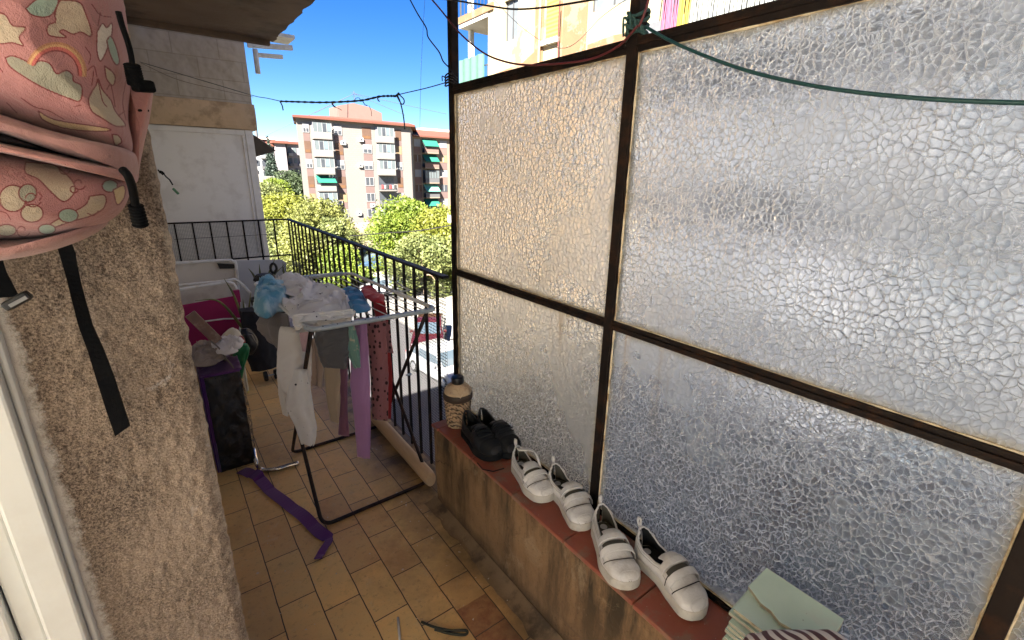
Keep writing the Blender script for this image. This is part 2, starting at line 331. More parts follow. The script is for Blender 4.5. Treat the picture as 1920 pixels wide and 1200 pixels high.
m = MB(); m.box((-.3, NY+.01, -.5), (.80, NY+.04, 1.838)); m.build('white_boarding', WHITEP, nb)
m = MB(); m.box((.798, NY-.012, -.5), (.862, NY+.05, 1.836)); m.box((-.3, NY-.008, .62), (.796, NY+.01, .70)); m.box((-.3, NY-.008, 1.79), (.796, NY+.01, 1.835)); m.box((.77, NY-.004, .702), (.797, NY+.012, 1.788)); m.build('board_frame', WHITEP, nb, bevel=.004)
m = MB(); m.box((-.3, NY+.06, -8), (.78, 9, 1.83)); m.build('bay_side', OWN, nb)
# brown awning at its outer edge
m = MB(); a = P(470, 250, Y=5.5); b = P(470, 297, Y=5.5); t1 = P(517, 283, Y=5.55); t2 = P(490, 262, Y=5.7)
m.add([a, b, t1, t2], [(0, 1, 2), (0, 2, 3)]); tag(m.build('awning', M('brown canvas', (.075,.06,.045), .9, .2, 30, .4, 200), solid=.006), 'small brown awning flap on the edge of the white boarding', 'awning')
# gutter rails under the slab
gr = T('drain_bracket', 'white metal rails and short drain pipe at the corner of the block wall', 'bracket', P(500, 95, Y=5.25))
WM = M('white metal', (.72,.72,.68), .45, .06, 10, c2=(.4,.37,.3), c2s=14, c2a=.5)
m = MB(); m.beam(P(464, 84, Y=5.3), P(548, 90, Y=5.3), .04, .04); m.build('rail', WM, gr)
m = MB(); m.beam(P(482, 103, Y=5.35), P(530, 107, Y=5.35), .03, .035); m.build('rail', WM, gr)
m = MB(); m.tube([P(478, 92, Y=5.3), P(484, 138, Y=5.3)], .022, 10); m.build('drain_pipe', WM, gr, smooth=True)
m = MB(); m.box(P(517, 60, Y=5.6), P(540, 84, Y=5.9)); m.build('gutter_end', WM, gr)
# sill wall with terracotta tiles
sw = T('sill_wall', 'low stained plaster wall with red tiled top under the glass', 'wall', (.95, .6, 0))
m = MB()
m.grid(lambda u, v: (SILLX-.004*noise.fractal(Vector((u*22, v*5, 0)), .8, 2, 4)+.02*(1-v)**6, -1.6+3.30*u, v*(SILLZ-.016)), 150, 24)
m.box((SILLX+.004, -1.6, 0), (1.1, 1.695, SILLZ-.018)); m.build('plaster', PLASTER, sw, smooth=False)
m = MB(); y = -1.6
while y < 1.69:
    y2 = min(1.70, y+.27); m.box((SILLX-.012+random.uniform(-.003,.003), y+.002, SILLZ-.015), (1.03, y2-.002, SILLZ+random.uniform(-.001,.001))); y = y2
m.build('sill_tile', TERRA, sw, bevel=.003)
m = MB(); m.grid(lambda u, v: (.80+.06*u+(1-u)*(.025*noise.noise(Vector((v*14, 3, 0)))+.012*noise.noise(Vector((v*60, 3, 0)))), -1.6+3.31*v, .001+.02*u*u+.004*noise.noise(Vector((u*6, v*40, 0)))), 6, 120); m.build('mortar_skirt', M('dirty mortar', (.19,.13,.075), .95, .4, 9, .8, 50, .004, c2=(.05,.038,.028), c2s=6, c2a=.8), sw, smooth=True)
# glazed screen
gs = T('glazed_screen', 'rusty steel screen with hammered glass panes above the low wall', 'glass screen', (GX, .9, SILLZ))
PY = (1.795, .883, -.02, -.9)
for y in PY: m = MB(); m.box((GX-.016, y-.016, SILLZ-.01), (GX+.016, y+.016, 2.5)); m.build('post', RUST, gs, bevel=.002)
ZR, ZT = 1.078, 1.815
for a, b in zip(PY[:-1], PY[1:]):
    for z, h in ((ZR, .014), (ZT, .017), (SILLZ+.004, .008)):
        m = MB(); m.box((GX-.014, b+.017, z-h), (GX+.014, a-.017, z+h)); m.box((GX-.020, b+.017, z-h*.25), (GX-.0142, a-.017, z+h*.25)); m.build('rail', RUST, gs, bevel=.0015)
PUTTY = M('cream putty', (.62,.52,.35), .9, .25, 30, .6, 60, .003, c2=(.30,.17,.06), c2s=14, c2a=.8)
sd = 0
for a, b in zip(PY[:-1], PY[1:]):
    for z0, z1 in ((SILLZ+.012, ZR-.014), (ZR+.014, ZT-.017)):
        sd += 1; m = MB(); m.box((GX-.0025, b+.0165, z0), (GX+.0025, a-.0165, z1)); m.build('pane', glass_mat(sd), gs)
        m = MB(); r = lambda: random.uniform(.003, .008)
        for p, q in (((b+.02, z0), (a-.02, z0)), ((b+.02, z1), (a-.02, z1)), ((b+.017, z0), (b+.017, z1)), ((a-.017, z0), (a-.017, z1))):
            n = 60; m.tube([(GX-.004, p[0]+(q[0]-p[0])*i/n, p[1]+(q[1]-p[1])*i/n) for i in range(n+1)], [max(.0008, .0028+.0030*noise.noise(Vector((i*.35, p[0]*9+sd, p[1]*7)))) for i in range(n+1)], 6)
        m.build('putty', PUTTY, gs, smooth=True)
# railing: long side and short end
RX, RZ, RE = .98, 1.06, 4.73
rl = T('railing', 'dark iron balcony railing with square bars', 'railing', (RX, 3, 0))
m = MB(); m.beam((RX, 1.78, RZ), (RX, RE+.02, RZ), .036, .012); m.build('top_rail', IRON, rl, bevel=.002)
m = MB(); m.beam((RX-.019, RE, RZ), (-.0, RE, RZ), .036, .012); m.build('top_rail', IRON, rl, bevel=.002)
m = MB(); m.beam((RX, 1.78, -.02), (RX, RE, -.02), .02, .012); m.beam((RX-.011, RE, .735), (0, RE, .735), .012, .012); m.build('bottom_rail', IRON, rl)
y = 1.86
while y < RE+.01:
    m = MB(); m.box((RX-.006, y-.006, -.016), (RX+.006, y+.006, RZ-.006)); m.build('baluster', IRON, rl); y += .1196
for x in (.857, .734, .611, .488, .365, .242, .119):
    m = MB(); m.box((x-.006, RE-.006, 0), (x+.006, RE+.006, RZ-.006)); m.build('baluster', IRON, rl)
m = MB(); m.tube([(RX+.009, 1.8, .93), (RX+.009, RE, .93)], .0016, 5); m.tube([(RX, RE+.009, .93), (.1, RE+.009, .93)], .0016, 5); m.build('wire', IRON, rl)
# plastic netting tied outside the bars
def netting(o0, ud, n, length, height, z0, rows, cols):
    m = MB(); W = .0017
    for j in range(rows+1):
        z = z0+height*j/rows; m.add([o0+ud*0+Vector((0,0,z-W)), o0+ud*length+Vector((0,0,z-W)), o0+ud*length+Vector((0,0,z+W)), o0+Vector((0,0,z+W))], [(0,1,2,3)])
    for i in range(cols+1):
        u = length*i/cols; m.add([o0+ud*(u-W)+Vector((0,0,z0)), o0+ud*(u+W)+Vector((0,0,z0)), o0+ud*(u+W)+Vector((0,0,z0+height)), o0+ud*(u-W)+Vector((0,0,z0+height))], [(0,1,2,3)])
    return m
NET = M('white plastic net', (.33,.34,.33), .6, .1, 5)
m = netting(Vector((RX+.0105, 1.80, 0)), Vector((0,1,0)), 0, .75, 1.0, .02, 62, 46)
tag(m.build('netting', NET), 'fine white plastic netting tied to the long side of the railing', 'netting')
m = netting(Vector((.03, RE+.0105, 0)), Vector((1,0,0)), 0, .72, .33, .735, 30, 64)
tag(m.build('netting', NET), 'fine pale netting stretched over the short railing end before the white boarding', 'netting')
# ------------------------------------------------------------------ street and ground
SZ = -8.0
m = MB(); n = 40
def gnd(u, v):
    x = -900+1800*u; y = -300+1600*v; r = max(0, y-105); k = max(0, min(1, (30-x)/60))
    return (x, y, SZ-.12+min(14, r*.075)*(.35+.65*k)+(.5*noise.noise(Vector((x*.02, y*.02, 0))) if y > 60 else 0))
m.grid(gnd, 160, 160)
struct(m.build('ground', M('dry park earth', (0.168,0.14,0.091), .95, .3, .3, c2=(.10,.12,.04), c2s=.12, c2a=.8), base=(0,0,0)))
m = MB(); m.box((5.2, -60, SZ-.1), (11.9, 33, SZ)); m.box((5.2, 33, SZ-.1), (70, 41, SZ)); struct(m.build('street', asphalt_mat(), base=(0,0,0)))
m = MB(); m.box((.9, -60, SZ-.1), (5.2, 41, SZ+.13)); m.box((5.2, 41, SZ-.1), (70, 43.4, SZ+.13)); m.box((11.9, 20.5, SZ-.1), (16, 33, SZ+.13)); m.box((16, 20.5, SZ-.1), (70, 31.5, SZ+.12))
struct(m.build('pavement', brickwall_mat('paving slabs', (0.285,0.273,0.248), (0.26,0.248,0.229), (0.168,0.162,0.15), .6, .4, 'xy', .02), base=(0,0,0)))
# ------------------------------------------------------------------ block across the street
OX = 12.0
opp = T('apartment_block', 'cream sunlit apartment block across the street seen above the glass', 'building', (OX, 5, SZ))
pz = lambda px, py: P(px, py, X=OX)
yT = P(915, 100, X=OX).y; yE = P(862, 100, X=OX).y
w1 = (P(971, 40, X=OX).y, P(946, 40, X=OX).y); w1z = (P(958, 75, X=OX).z, P(958, -2, X=OX).z)
sh = (P(1049, 40, X=OX).y, P(1021, 40, X=OX).y); shz = (P(1032, 74, X=OX).z, P(1032, -30, X=OX).z)
w2 = (P(1190, 10, X=OX).y, P(1108, 10, X=OX).y); w2z = (P(1110, 24, X=OX).z, P(1110, 24, X=OX).z+1.5)
GAL = P(1240, 50, X=OX).y
def wall_with_holes(m, x, y0, y1, z0, z1, holes, depth=.25):
    ys = sorted({y0, y1, *[h[0] for h in holes], *[h[1] for h in holes]}); zs = sorted({z0, z1, *[h[2] for h in holes], *[h[3] for h in holes]})
    for a, b in zip(ys[:-1], ys[1:]):
        for c, d in zip(zs[:-1], zs[1:]):
            ym, zm = (a+b)/2, (c+d)/2
            if any(h[0] < ym < h[1] and h[2] < zm < h[3] for h in holes): m.add([(x+depth,a,c),(x+depth,b,c),(x+depth,b,d),(x+depth,a,d)], [(0,1,2,3)])
            else: m.add([(x,a,c),(x,b,c),(x,b,d),(x,a,d)], [(0,1,2,3)])
    for (a, b, c, d) in holes:
        m.add([(x,a,c),(x,b,c),(x+depth,b,c),(x+depth,a,c)], [(0,1,2,3)]); m.add([(x,a,d),(x,b,d),(x+depth,b,d),(x+depth,a,d)], [(0,1,2,3)])
        m.add([(x,a,c),(x,a,d),(x+depth,a,d),(x+depth,a,c)], [(0,1,2,3)]); m.add([(x,b,c),(x,b,d),(x+depth,b,d),(x+depth,b,c)], [(0,1,2,3)])
FH = 2.95
holes = []; wins = []
for fl_ in range(-4, 3):
    dz = FH*fl_
    for (a, b), (c, d), kind in ((w1, w1z, 'win'), (sh, shz, 'shut'), (w2, w2z, 'win')):
        z0, z1 = c+dz, min(c+1.55, d)+dz
        if z0 > SZ+.5: holes.append((a, b, z0, z1)); wins.append((a, b, z0, z1, kind))
    for yy in (1.5, -2.5, -6):
        z0 = 5.0+dz
        if z0 > SZ+.5: holes.append((yy-.7, yy+.7, z0, z0+1.4)); wins.append((yy-.7, yy+.7, z0, z0+1.4, 'win'))
m = MB(); wall_with_holes(m, OX, GAL, yT, SZ, 15, [h for h in holes if h[0] > GAL]); m.box((OX+.26, -40, SZ), (OX+10, yT-.02, 15)); m.box((OX+1.6, yT-.02, SZ), (OX+10, yE, 15)); m.build('wall', CREAM, opp)
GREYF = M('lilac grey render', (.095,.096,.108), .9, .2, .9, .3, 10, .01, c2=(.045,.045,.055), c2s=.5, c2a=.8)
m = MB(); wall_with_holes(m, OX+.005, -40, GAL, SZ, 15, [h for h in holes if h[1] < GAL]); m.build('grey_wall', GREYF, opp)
wins = [w_ for w_ in wins if w_[0] > GAL or w_[1] < GAL]
GF = M('grey window frame', (.06,.06,.062), .4); GLASSD = N('dark window glass'); GLASSD.set(Base_Color=(.05,.07,.09), Roughness=.06, Specular_IOR_Level=.8); GLASSD = GLASSD.m
PALEG = N('curtained window glass'); PALEG.set(Base_Color=PALEG.mix(PALEG.noise(2), (.075,.09,.10), (.17,.185,.195)), Roughness=.15); PALEG = PALEG.m
ROLL = N('yellow roller shutter'); ROLL.set(Base_Color=ROLL.mix(ROLL.math('PINGPONG', ROLL.math('MULTIPLY', ROLL.n('SeparateXYZ', i_0=ROLL.co).outputs[2], 16.), 1.), (.17,.115,.025), (.27,.20,.07)), Roughness=.6); ROLL = ROLL.m
for a, b, c, d, kind in wins:
    if kind == 'win':
        m = MB()
        for y in (a+.03, (a+b)/2, b-.03): m.box((OX+.10, y-.03, c), (OX+.16, y+.03, d))
        m.box((OX+.10, a+.061, c), (OX+.16, (a+b)/2-.031, c+.05)); m.box((OX+.10, (a+b)/2+.031, c), (OX+.16, b-.061, c+.05)); m.box((OX+.10, a+.061, d-.06), (OX+.16, (a+b)/2-.031, d)); m.box((OX+.10, (a+b)/2+.031, d-.06), (OX+.16, b-.061, d))
        f = m.build('window', GF, opp); m = MB(); m.box((OX+.12, a+.002, c+.002), (OX+.13, b-.002, d-.002)); m.build('pane', PALEG if a > GAL else GLASSD, f)
    else:
        m = MB(); m.box((OX+.08, a+.002, c+.002), (OX+.12, b-.002, d-.002)); m.build('roller_shutter', ROLL, opp)
        m = MB(); m.box((OX-.14, a-.05, c-.16), (OX+.05, b+.05, c-.004)); m.build('sill', WM, opp, bevel=.01)
# ochre bands where the paint has come off, downpipe, roofline
OCH = M('flaking ochre paint', (.175,.098,.052), .9, .2, 2, .4, 20, .01, c2=(.175,.15,.11), c2s=1.6, c2a=.75, c2t=(.52,.55))
m = MB()
for a, b in ((P(1054, 50, X=OX).y, P(1049.5, 50, X=OX).y), (P(1020, 50, X=OX).y, P(1004, 50, X=OX).y), (P(1101, 50, X=OX).y, P(1056, 50, X=OX).y)): m.box((OX-.03, a, SZ), (OX-.006, b, 15))
m.build('painted_strip', OCH, opp)
m = MB(); m.prism([(OX-.012, yT-.3, pz(920, 140).z-9), (OX-.012, yT-.3, pz(925, 140).z), (OX-.012, pz(980, 118).y, pz(980, 118).z), (OX-.012, P(1004.5,100,X=OX).y, pz(1000, 96).z), (OX-.012, P(1004.5,100,X=OX).y, -3)], (.008, 0, 0)); m.build('flaked_patch', OCH, opp)
m = MB(); m.prism([(OX-.012, P(1101.5,90,X=OX).y, -3), (OX-.012, P(1101.5,90,X=OX).y, pz(1102, 84).z), (OX-.012, pz(1150, 66).y, pz(1150, 66).z), (OX-.012, pz(1188, 58).y, pz(1188, 60).z), (OX-.012, pz(1188, 58).y, -3)], (.008, 0, 0)); m.build('flaked_patch', OCH, opp)
m = MB(); m.tube([(OX-.1, P(1016,50,X=OX).y, SZ), (OX-.1, P(1016,50,X=OX).y, 15)], .05, 8); m.build('downpipe', M('brown downpipe', (.30,.19,.10)), opp, smooth=True)
# corner terraces
TG = M('grey soffit', (.50,.48,.46), .9, .1, 3)
tz = P(890, 42, X=OX).z
for k in range(-5, 3):
    z = tz+FH*k*1.05
    if z < SZ+1: continue
    m = MB(); m.box((OX-.02, yT+.001, z), (OX+1.6, yE, z+.16)); m.build('terrace_slab', TG, opp); m = MB(); m.box((OX-.06, yT-.4, z+.161), (OX+1.6, yE+.05, z+.42)); m.build('terrace_band', OCH, opp)
    m = MB(); m.box((OX+.02, yE-.06, z+.42), (OX+.06, yE-.02, z+1.5)); m.box((OX+.02, yT+.01, z+1.38), (OX+.06, yE-.06, z+1.42))
    for i in range(9): y = yT+.1+(yE-yT-.2)*i/8; m.box((OX+.03, y-.01, z+.42), (OX+.05, y+.01, z+1.38))
    m.build('terrace_rail', GF, opp)
    m = MB(); m.box((OX+1.54, yT+.3, z+.43), (OX+1.597, yT+.95, z+2.5)); m.box((OX+1.54, yT+1.1, z+.43), (OX+1.597, yE-.15, z+2.5)); m.build('terrace_door', PALEG, opp)
    m = MB(); m.box((OX+.4, yE-.25, z+.42), (OX+.6, yE-.07, z+FH*1.05)); m.build('terrace_column', WM, opp)
GN = M('green shade net', (.06,.13,.105), .8, .25, 6)
za, zb_ = P(880, 166, X=OX-.08).z, P(880, 108, X=OX-.08).z; ya, yb = P(908, 140, X=OX-.08).y, P(862, 140, X=OX-.08).y
m = MB(); m.grid(lambda u, v: (OX-.08+.03*math.sin(u*23), ya+(yb-ya)*u, za-.6+(zb_-za+.6)*v), 40, 4); tag(m.build('shade_net', GN, solid=.006), 'green shade net on the corner terrace rail of the cream block', 'net')
# glazed grey gallery further right, with strip curtains
GG = M('grey gallery cladding', (.11,.113,.125), .7, .15, 2, c2=(.07,.072,.08), c2s=1.2, c2a=.6)
m = MB()
for k in range(-4, 3): z = 4.3+FH*k; m.box((OX-.9, -1.2, z), (OX-.001, GAL-.05, z+.22)); m.box((OX-.88, -1.2, z+.221), (OX-.8, GAL-.05, z+1.0))
m.build('gallery_floor', GG, opp)
def strip_curtain(y0, y1, z0, z1, mat, label, n):
    m = MB()
    for i in range(n):
        y = y0+(y1-y0)*(i+.5)/n; pts = [(OX-.93+.02*math.sin(i*1.7+j*.6), y+.012*math.sin(i*2.3+j*.9), z1+(z0-z1)*j/8) for j in range(9)]; m.tube(pts, .5*(y1-y0)/n, 5)
    tag(m.build('strip_curtain', mat, smooth=True), label, 'curtain', 'strip curtains on the gallery across the street')
cX = OX-.93; q = lambda px: P(px, 40, X=cX).y
z0 = P(1250, 62, X=cX).z-.3; z1 = z0+3.0
strip_curtain(q(1269), q(1240), z0, z1, M('pink strips', (.22,.065,.12), .7, .35, 5, c2=(.18,.05,.10), c2s=3), 'pink strip curtain hanging beside the steel post, left of the yellow one', 14)
strip_curtain(q(1291), q(1270), z0, z1, M('yellow strips', (.27,.20,.03), .7, .2, 5), 'narrow yellow strip curtain between the pink and the white ones', 9)
strip_curtain(q(1462), q(1293), z0, z1, M('white strips', (.24,.25,.235), .7, .15, 6, c2=(.11,.12,.11), c2s=4), 'wide white strip curtain to the right of the yellow one', 60)
# ------------------------------------------------------------------ far block with tiled facade
FY = 80.0
fx = lambda px: P(px, 239, Y=FY).x; fz = lambda px, py: P(px, py, Y=FY).z
fb = T('apartment_block', 'tall pale tiled apartment block with red roof and green awning', 'building', (fx(660), FY, SZ))
FTILE = brickwall_mat('pale facade tiles', (.155,.143,.136), (.148,.136,.129), (.135,.123,.116), .6, .32, 'xz', .03, stain=(.145,.128,.117))
L_, R_ = fx(556), fx(769); ZT_ = fz(560, 221)
m = MB(); kb = 1.17; m.prism([(L_, FY, SZ-1), (R_, FY, SZ-1), (R_*kb, FY+12, SZ-1), (L_*kb, FY+12, SZ-1)], (0, 0, ZT_-SZ+1)); m.build('wall', FTILE, fb)
RED = M('red roof tiles', (.12,.042,.028), .85, .2, 1.5)
m = MB(); L2, R2 = (L_-.6)*kb, (R_+.6)*kb
m.add([(L_-.6,FY-.7,ZT_+.3),(R_+.6,FY-.7,ZT_+.3),(R2-5,FY+5,ZT_+1.1),(L_+6,FY+5,ZT_+1.1),(L2,FY+12,ZT_+.3),(R2,FY+12,ZT_+.3)], [(0,1,2,3),(3,2,5,4),(0,3,4),(1,5,2)])
m.prism([(L_-.6, FY-.7, ZT_+.001), (R_+.6, FY-.7, ZT_+.001), (R2, FY+12, ZT_+.001), (L2, FY+12, ZT_+.001)], (0, 0, .295)); m.build('roof', RED, fb)
m = MB(); hx0, hx1 = P(634, 200, Y=FY+5).x, P(716, 215, Y=FY+5).x; hz0 = ZT_+.3; ha = P(660, 193, Y=FY+5).z; hb = P(716, 212, Y=FY+5).z
m.prism([(hx0, FY+5, hz0), (hx1, FY+5, hz0), (hx1, FY+5, hb), (P(690,198,Y=FY+5).x, FY+5, P(690,200,Y=FY+5).z), (P(662,193,Y=FY+5).x, FY+5, ha), (hx0, FY+5, P(634,198,Y=FY+5).z)], (0, 5, 0)); PINK = M('pink render', (.15,.095,.082), .9, .1, 1); m.build('lift_house', PINK, fb)
SPAN = M('mauve spandrel panel', (.115,.078,.073), .8, .12, 2); BRN = M('brown blind', (.085,.048,.032), .7, .25, 2); TAN = M('tan blind', (.19,.135,.08), .7, .15, 2); WHB = M('white blind', (.22,.22,.225), .6, .06, 2); GRN = M('green awning cloth', (.008,.11,.075), .8, .12, 2)
DKW = M('dark window opening', (.045,.05,.06), .3, .3, 1.5, spec=.6)
kinds = {'b': BRN, 't': TAN, 'w': WHB, 'd': DKW}
rows = [fz(632, 235), fz(632, 264), fz(632, 300), fz(632, 330), fz(632, 361), fz(632, 393)]
pitch = (rows[0]-rows[-1])/5
def column(p0, p1, seq, wh):
    x0, x1 = fx(p0), fx(p1)
    for i, s in enumerate(seq):
        if s == ' ': continue
        zt = rows[0]-pitch*i; h = wh*(1.25 if s == 'b' else 1)
        m = MB(); m.box((x0, FY-.05, zt-h), (x1, FY-.012, zt)); wdw = m.build('window', kinds[s if s != 'm' else 'w'], fb)
        if s in 'wd':
            f = MB()
            for a, b in (((x0, zt-h), (x0+.09, zt)), ((x1-.09, zt-h), (x1, zt)), (((x0+x1)/2-.05, zt-h+.09), ((x0+x1)/2+.05, zt-.09)), ((x0+.091, zt-.09), (x1-.091, zt)), ((x0+.091, zt-h), (x1-.091, zt-h+.09))): f.box((a[0], FY-.09, a[1]), (b[0], FY-.052, b[1]))
            if s == 'w': f.box((x0+.1, FY-.085, zt-h*.55), (x1-.1, FY-.053, zt-.1))
            f.build('frame', WHB, wdw)
            if s == 'w': g = MB(); g.box((x0+.1, FY-.07, zt-h+.1), (x1-.1, FY-.053, zt-h*.56)); g.build('glass', DKW, wdw)
        elif s == 'b':
            g = MB(); g.box((x0+.12, FY-.065, zt-h+.05), (x1-.12, FY-.053, zt-h*.72)); g.build('glass', M('amber reveal', (.12,.062,.03), .5, .2, 2), wdw)
        m = MB(); m.box((x0, FY-.03, zt-pitch+.02), (x1, FY-.011, zt-h-.02)); m.build('spandrel', SPAN, fb)
column(567, 579, 'wbwbt ', 1.35); column(625, 640, 'wbwbtd', 1.45); column(678, 694.5, 'bwwddd', 1.4); column(740.5, 751, 'btwbww', 1.35)
LGL = M('pale enclosed glazing', (.10,.118,.125), .25, .25, 1.5); RAILM = M('dark balcony rail', (.08,.08,.085), .6)
def bay(p0, p1, seq):
    x0, x1 = fx(p0), fx(p1)
    for i, s in enumerate(seq):
        zt = rows[0]-pitch*i+.25; zb = zt-pitch+.12
        bal = MB(); bal.box((x0, FY-1.1, zb-.02), (x1, FY-.014, zb+.14)); b = bal.build('balcony', FTILE, fb)
        m = MB(); m.box((x0, FY-1.1, zb+.141), (x1, FY-1.04, zb+1.0)); m.box((x0, FY-1.039, zb+.141), (x0+.06, FY-.014, zb+1.0)); m.build('parapet', {'r': RAILM, 'd': RAILM}.get(s, M('white parapet', (.17,.162,.155), .7, .1, 2)), b)
        m = MB(); m.box((x0+.061, FY-.04, zb+.14), (x1-.02, FY-.013, zt-.12)); m.build('recess', DKW if s in 'rdg' else M('pale recess', (.42,.42,.43), .8, .2, 1), b)
        if s in 'eE':
            m = MB(); m.box((x0, FY-1.08, zb+1.001), (x1, FY-1.05, zt-.13)); gl = m.build('glazing', LGL, b)
            m = MB()
            for k in range(5): xx = x0+(x1-x0)*k/4; m.box((xx-.035, FY-1.12, zb+1.002), (xx+.035, FY-1.081, zt-.14))
            m.build('frame', WHB, gl)
            m = MB(); kk = random.choice((1, 2)); xx = x0+(x1-x0)*kk/4; m.box((xx+.1, FY-1.095, zb+1.05), (xx+(x1-x0)/4-.1, FY-1.081, zt-.25)); m.build('pane', DKW, gl); m = MB(); xx = x0+(x1-x0)*(kk+1)/4; m.box((xx+.1, FY-1.095, zb+1.2), (xx+(x1-x0)/4-.1, FY-1.081, zt-.25)); m.build('pane', M('blue grey pane', (.12,.17,.22), .2), gl)
        if s in 'gG':
            m = MB(); m.prism([(x0-.05, FY-.02, zt-.1), (x0-.05, FY-1.5, zt-1.15), (x0-.05, FY-1.46, zt-1.2), (x0-.05, FY-.02, zt-.16)], (x1-x0+.1, 0, 0)); m.build('awning', GRN, b)
        if s == 'r':
            for k in range(6): m = MB(); xx = x0+.2+(x1-x0-.4)*k/5; m.box((xx-.12, FY-1.2, zb+.4), (xx+.14, FY-1.15, zb+1.0)); m.build('hanging_cloth', (M('red cloth', (.55,.05,.05)), WHB, M('black cloth', (.03,.03,.03)))[k % 3], b)
bay(583, 617, 'EeEgeE'); bay(703, 733, 'EEErde')
for px, py in ((617, 240), (675, 310), (673, 400), (637, 380), (620, 330), (698, 385), (737, 352), (643, 268), (676, 262)):
    m = MB(); c = P(px, py, Y=FY); m.box((c.x-.35, FY-.36, c.z-.28), (c.x+.35, FY-.055, c.z+.28)); a = m.build('air_conditioner', WM, fb); m = MB(); m.lathe((c.x, FY-.365, c.z), [(.2, 0), (.2, .01)], 12); 
    m.v = [(v[0], FY-.365-(v[2]-c.z), c.z+(v[1]-(FY-.365))) for v in m.v]; m.build('fan', DKW, a)
m = MB(); m.beam((L_-.05, FY-.01, 0), (L_-.05, FY-.01, .1), .02, .02); 
m = MB(); m.box((L_-8, FY-2, SZ-.1), (R_+20, FY-1.75, SZ+1.2)); tag(m.build('garden_wall', M('pinkish wall', (0.238,0.19,0.171), .9, .1, .5)), 'long low pinkish wall at the foot of the tall tiled block', 'wall')
m = MB(); ax_ = P(664, 178, Y=FY+6); m.tube([(ax_.x, FY+6, ha-.3), (ax_.x, FY+6, ax_.z+.6)], .05, 5)
for k in range(3): m.beam((ax_.x-.5+.1*k, FY+6, ax_.z+.3-.3*k), (ax_.x+.5-.1*k, FY+6, ax_.z+.3-.3*k), .04, .04)
ant = m.build('antenna', RAILM); tag(ant, 'thin television mast on the pink lift house of the tall block', 'antenna')
for px, py in ((760, 216), (482, 262), (590, 212), (838, 214)):
    e = P(px, py, Y=FY+4 if px > 600 else FY); m = MB(); m.tube([(ax_.x, FY+6, ax_.z+.2), tuple(e)], .03, 4); tag(m.build('cable', RAILM), {760: 'short right guy wire from the mast on the tall block', 482: 'long guy wire from the mast down to the far left roofs', 590: 'short left guy wire from the mast on the tall block', 838: 'long guy wire from the mast to the right wing roof'}[px], 'wire')
# right wing with green awnings
WYY = 86.0; gx = lambda px: P(px, 300, Y=WYY).x; gz = lambda px, py: P(px, py, Y=WYY).z
wb = T('apartment_block', 'lower ochre wing with green awnings beside the tall tiled block', 'building', (gx(810), WYY, SZ))
m = MB(); zt = gz(800, 258); m.box((gx(766), WYY, SZ-1), (gx(900), WYY+12, zt)); m.build('wall', M('ochre facade', (0.188,0.147,0.114), .9, .08, .4), wb)
m = MB(); m.add([(gx(764),WYY-.7,zt+.25),(gx(905),WYY-.7,zt+.25),(gx(905),WYY+6,zt+1.8),(gx(764),WYY+6,zt+1.8)], [(0,1,2,3)]); m.box((gx(764), WYY-.7, zt+.001), (gx(905), WYY+12, zt+.246)); m.build('roof', RED, wb)
m = MB(); m.box((gx(818), WYY+6, zt), (gx(900), WYY+11, gz(820, 236))); m.build('lift_house', M('pale lift house', (0.36,0.33,0.312)), wb)
for i in range(6):
    z1 = gz(800, 262)-2.75*i
    for p0, p1, s in ((777, 789, 'wbwbtb'[i]), (825, 838, 'wtwdwd'[i]), (846, 858, 'wbwbwb'[i])):
        m = MB(); m.box((gx(p0), WYY-.05, z1-1.3), (gx(p1), WYY-.012, z1)); wd = m.build('window', kinds[s], wb)
        m = MB(); xx = (gx(p0)+gx(p1))/2; m.box((xx-.05, WYY-.08, z1-1.25), (xx+.05, WYY-.052, z1-.05)); m.build('frame', WHB, wd)
        m = MB(); m.box((gx(p0), WYY-.035, z1-2.6), (gx(p1), WYY-.011, z1-1.36)); m.build('spandrel', SPAN if i % 2 else PINK, wb)
    m = MB(); m.box((gx(792), WYY-1.1, z1-2.5), (gx(818), WYY-.014, z1-2.3)); b = m.build('balcony', M('ochre facade', (0,0,0)), wb)
    m = MB(); m.box((gx(792), WYY-1.1, z1-2.299), (gx(818), WYY-1.04, z1-1.5)); m.build('parapet', PINK if i < 2 else RAILM, b)
    m = MB(); m.box((gx(792), WYY-.05, z1-2.299), (gx(818), WYY-.012, z1-.05)); m.build('recess', DKW, b)
    if i in (0, 1, 3, 4):
        m = MB(); m.prism([(gx(792), WYY-.06, z1+.1), (gx(792), WYY-1.5, z1-1.2), (gx(792), WYY-1.46, z1-1.25), (gx(792), WYY-.06, z1)], (gx(818)-gx(792), 0, 0)); m.build('awning', GRN if i != 3 else M('faded green awning', (.10,.28,.22)), b)
    elif i == 2:
        m = MB(); m.box((gx(792), WYY-1.08, z1-1.49), (gx(818), WYY-1.05, z1-.1)); g = m.build('glazing', LGL, b); m = MB()
        for k in range(6): xx = gx(792)+(gx(818)-gx(792))*k/5; m.box((xx-.06, WYY-1.12, z1-1.49), (xx+.06, WYY-1.081, z1-.1))
        m.build('frame', GF, g)
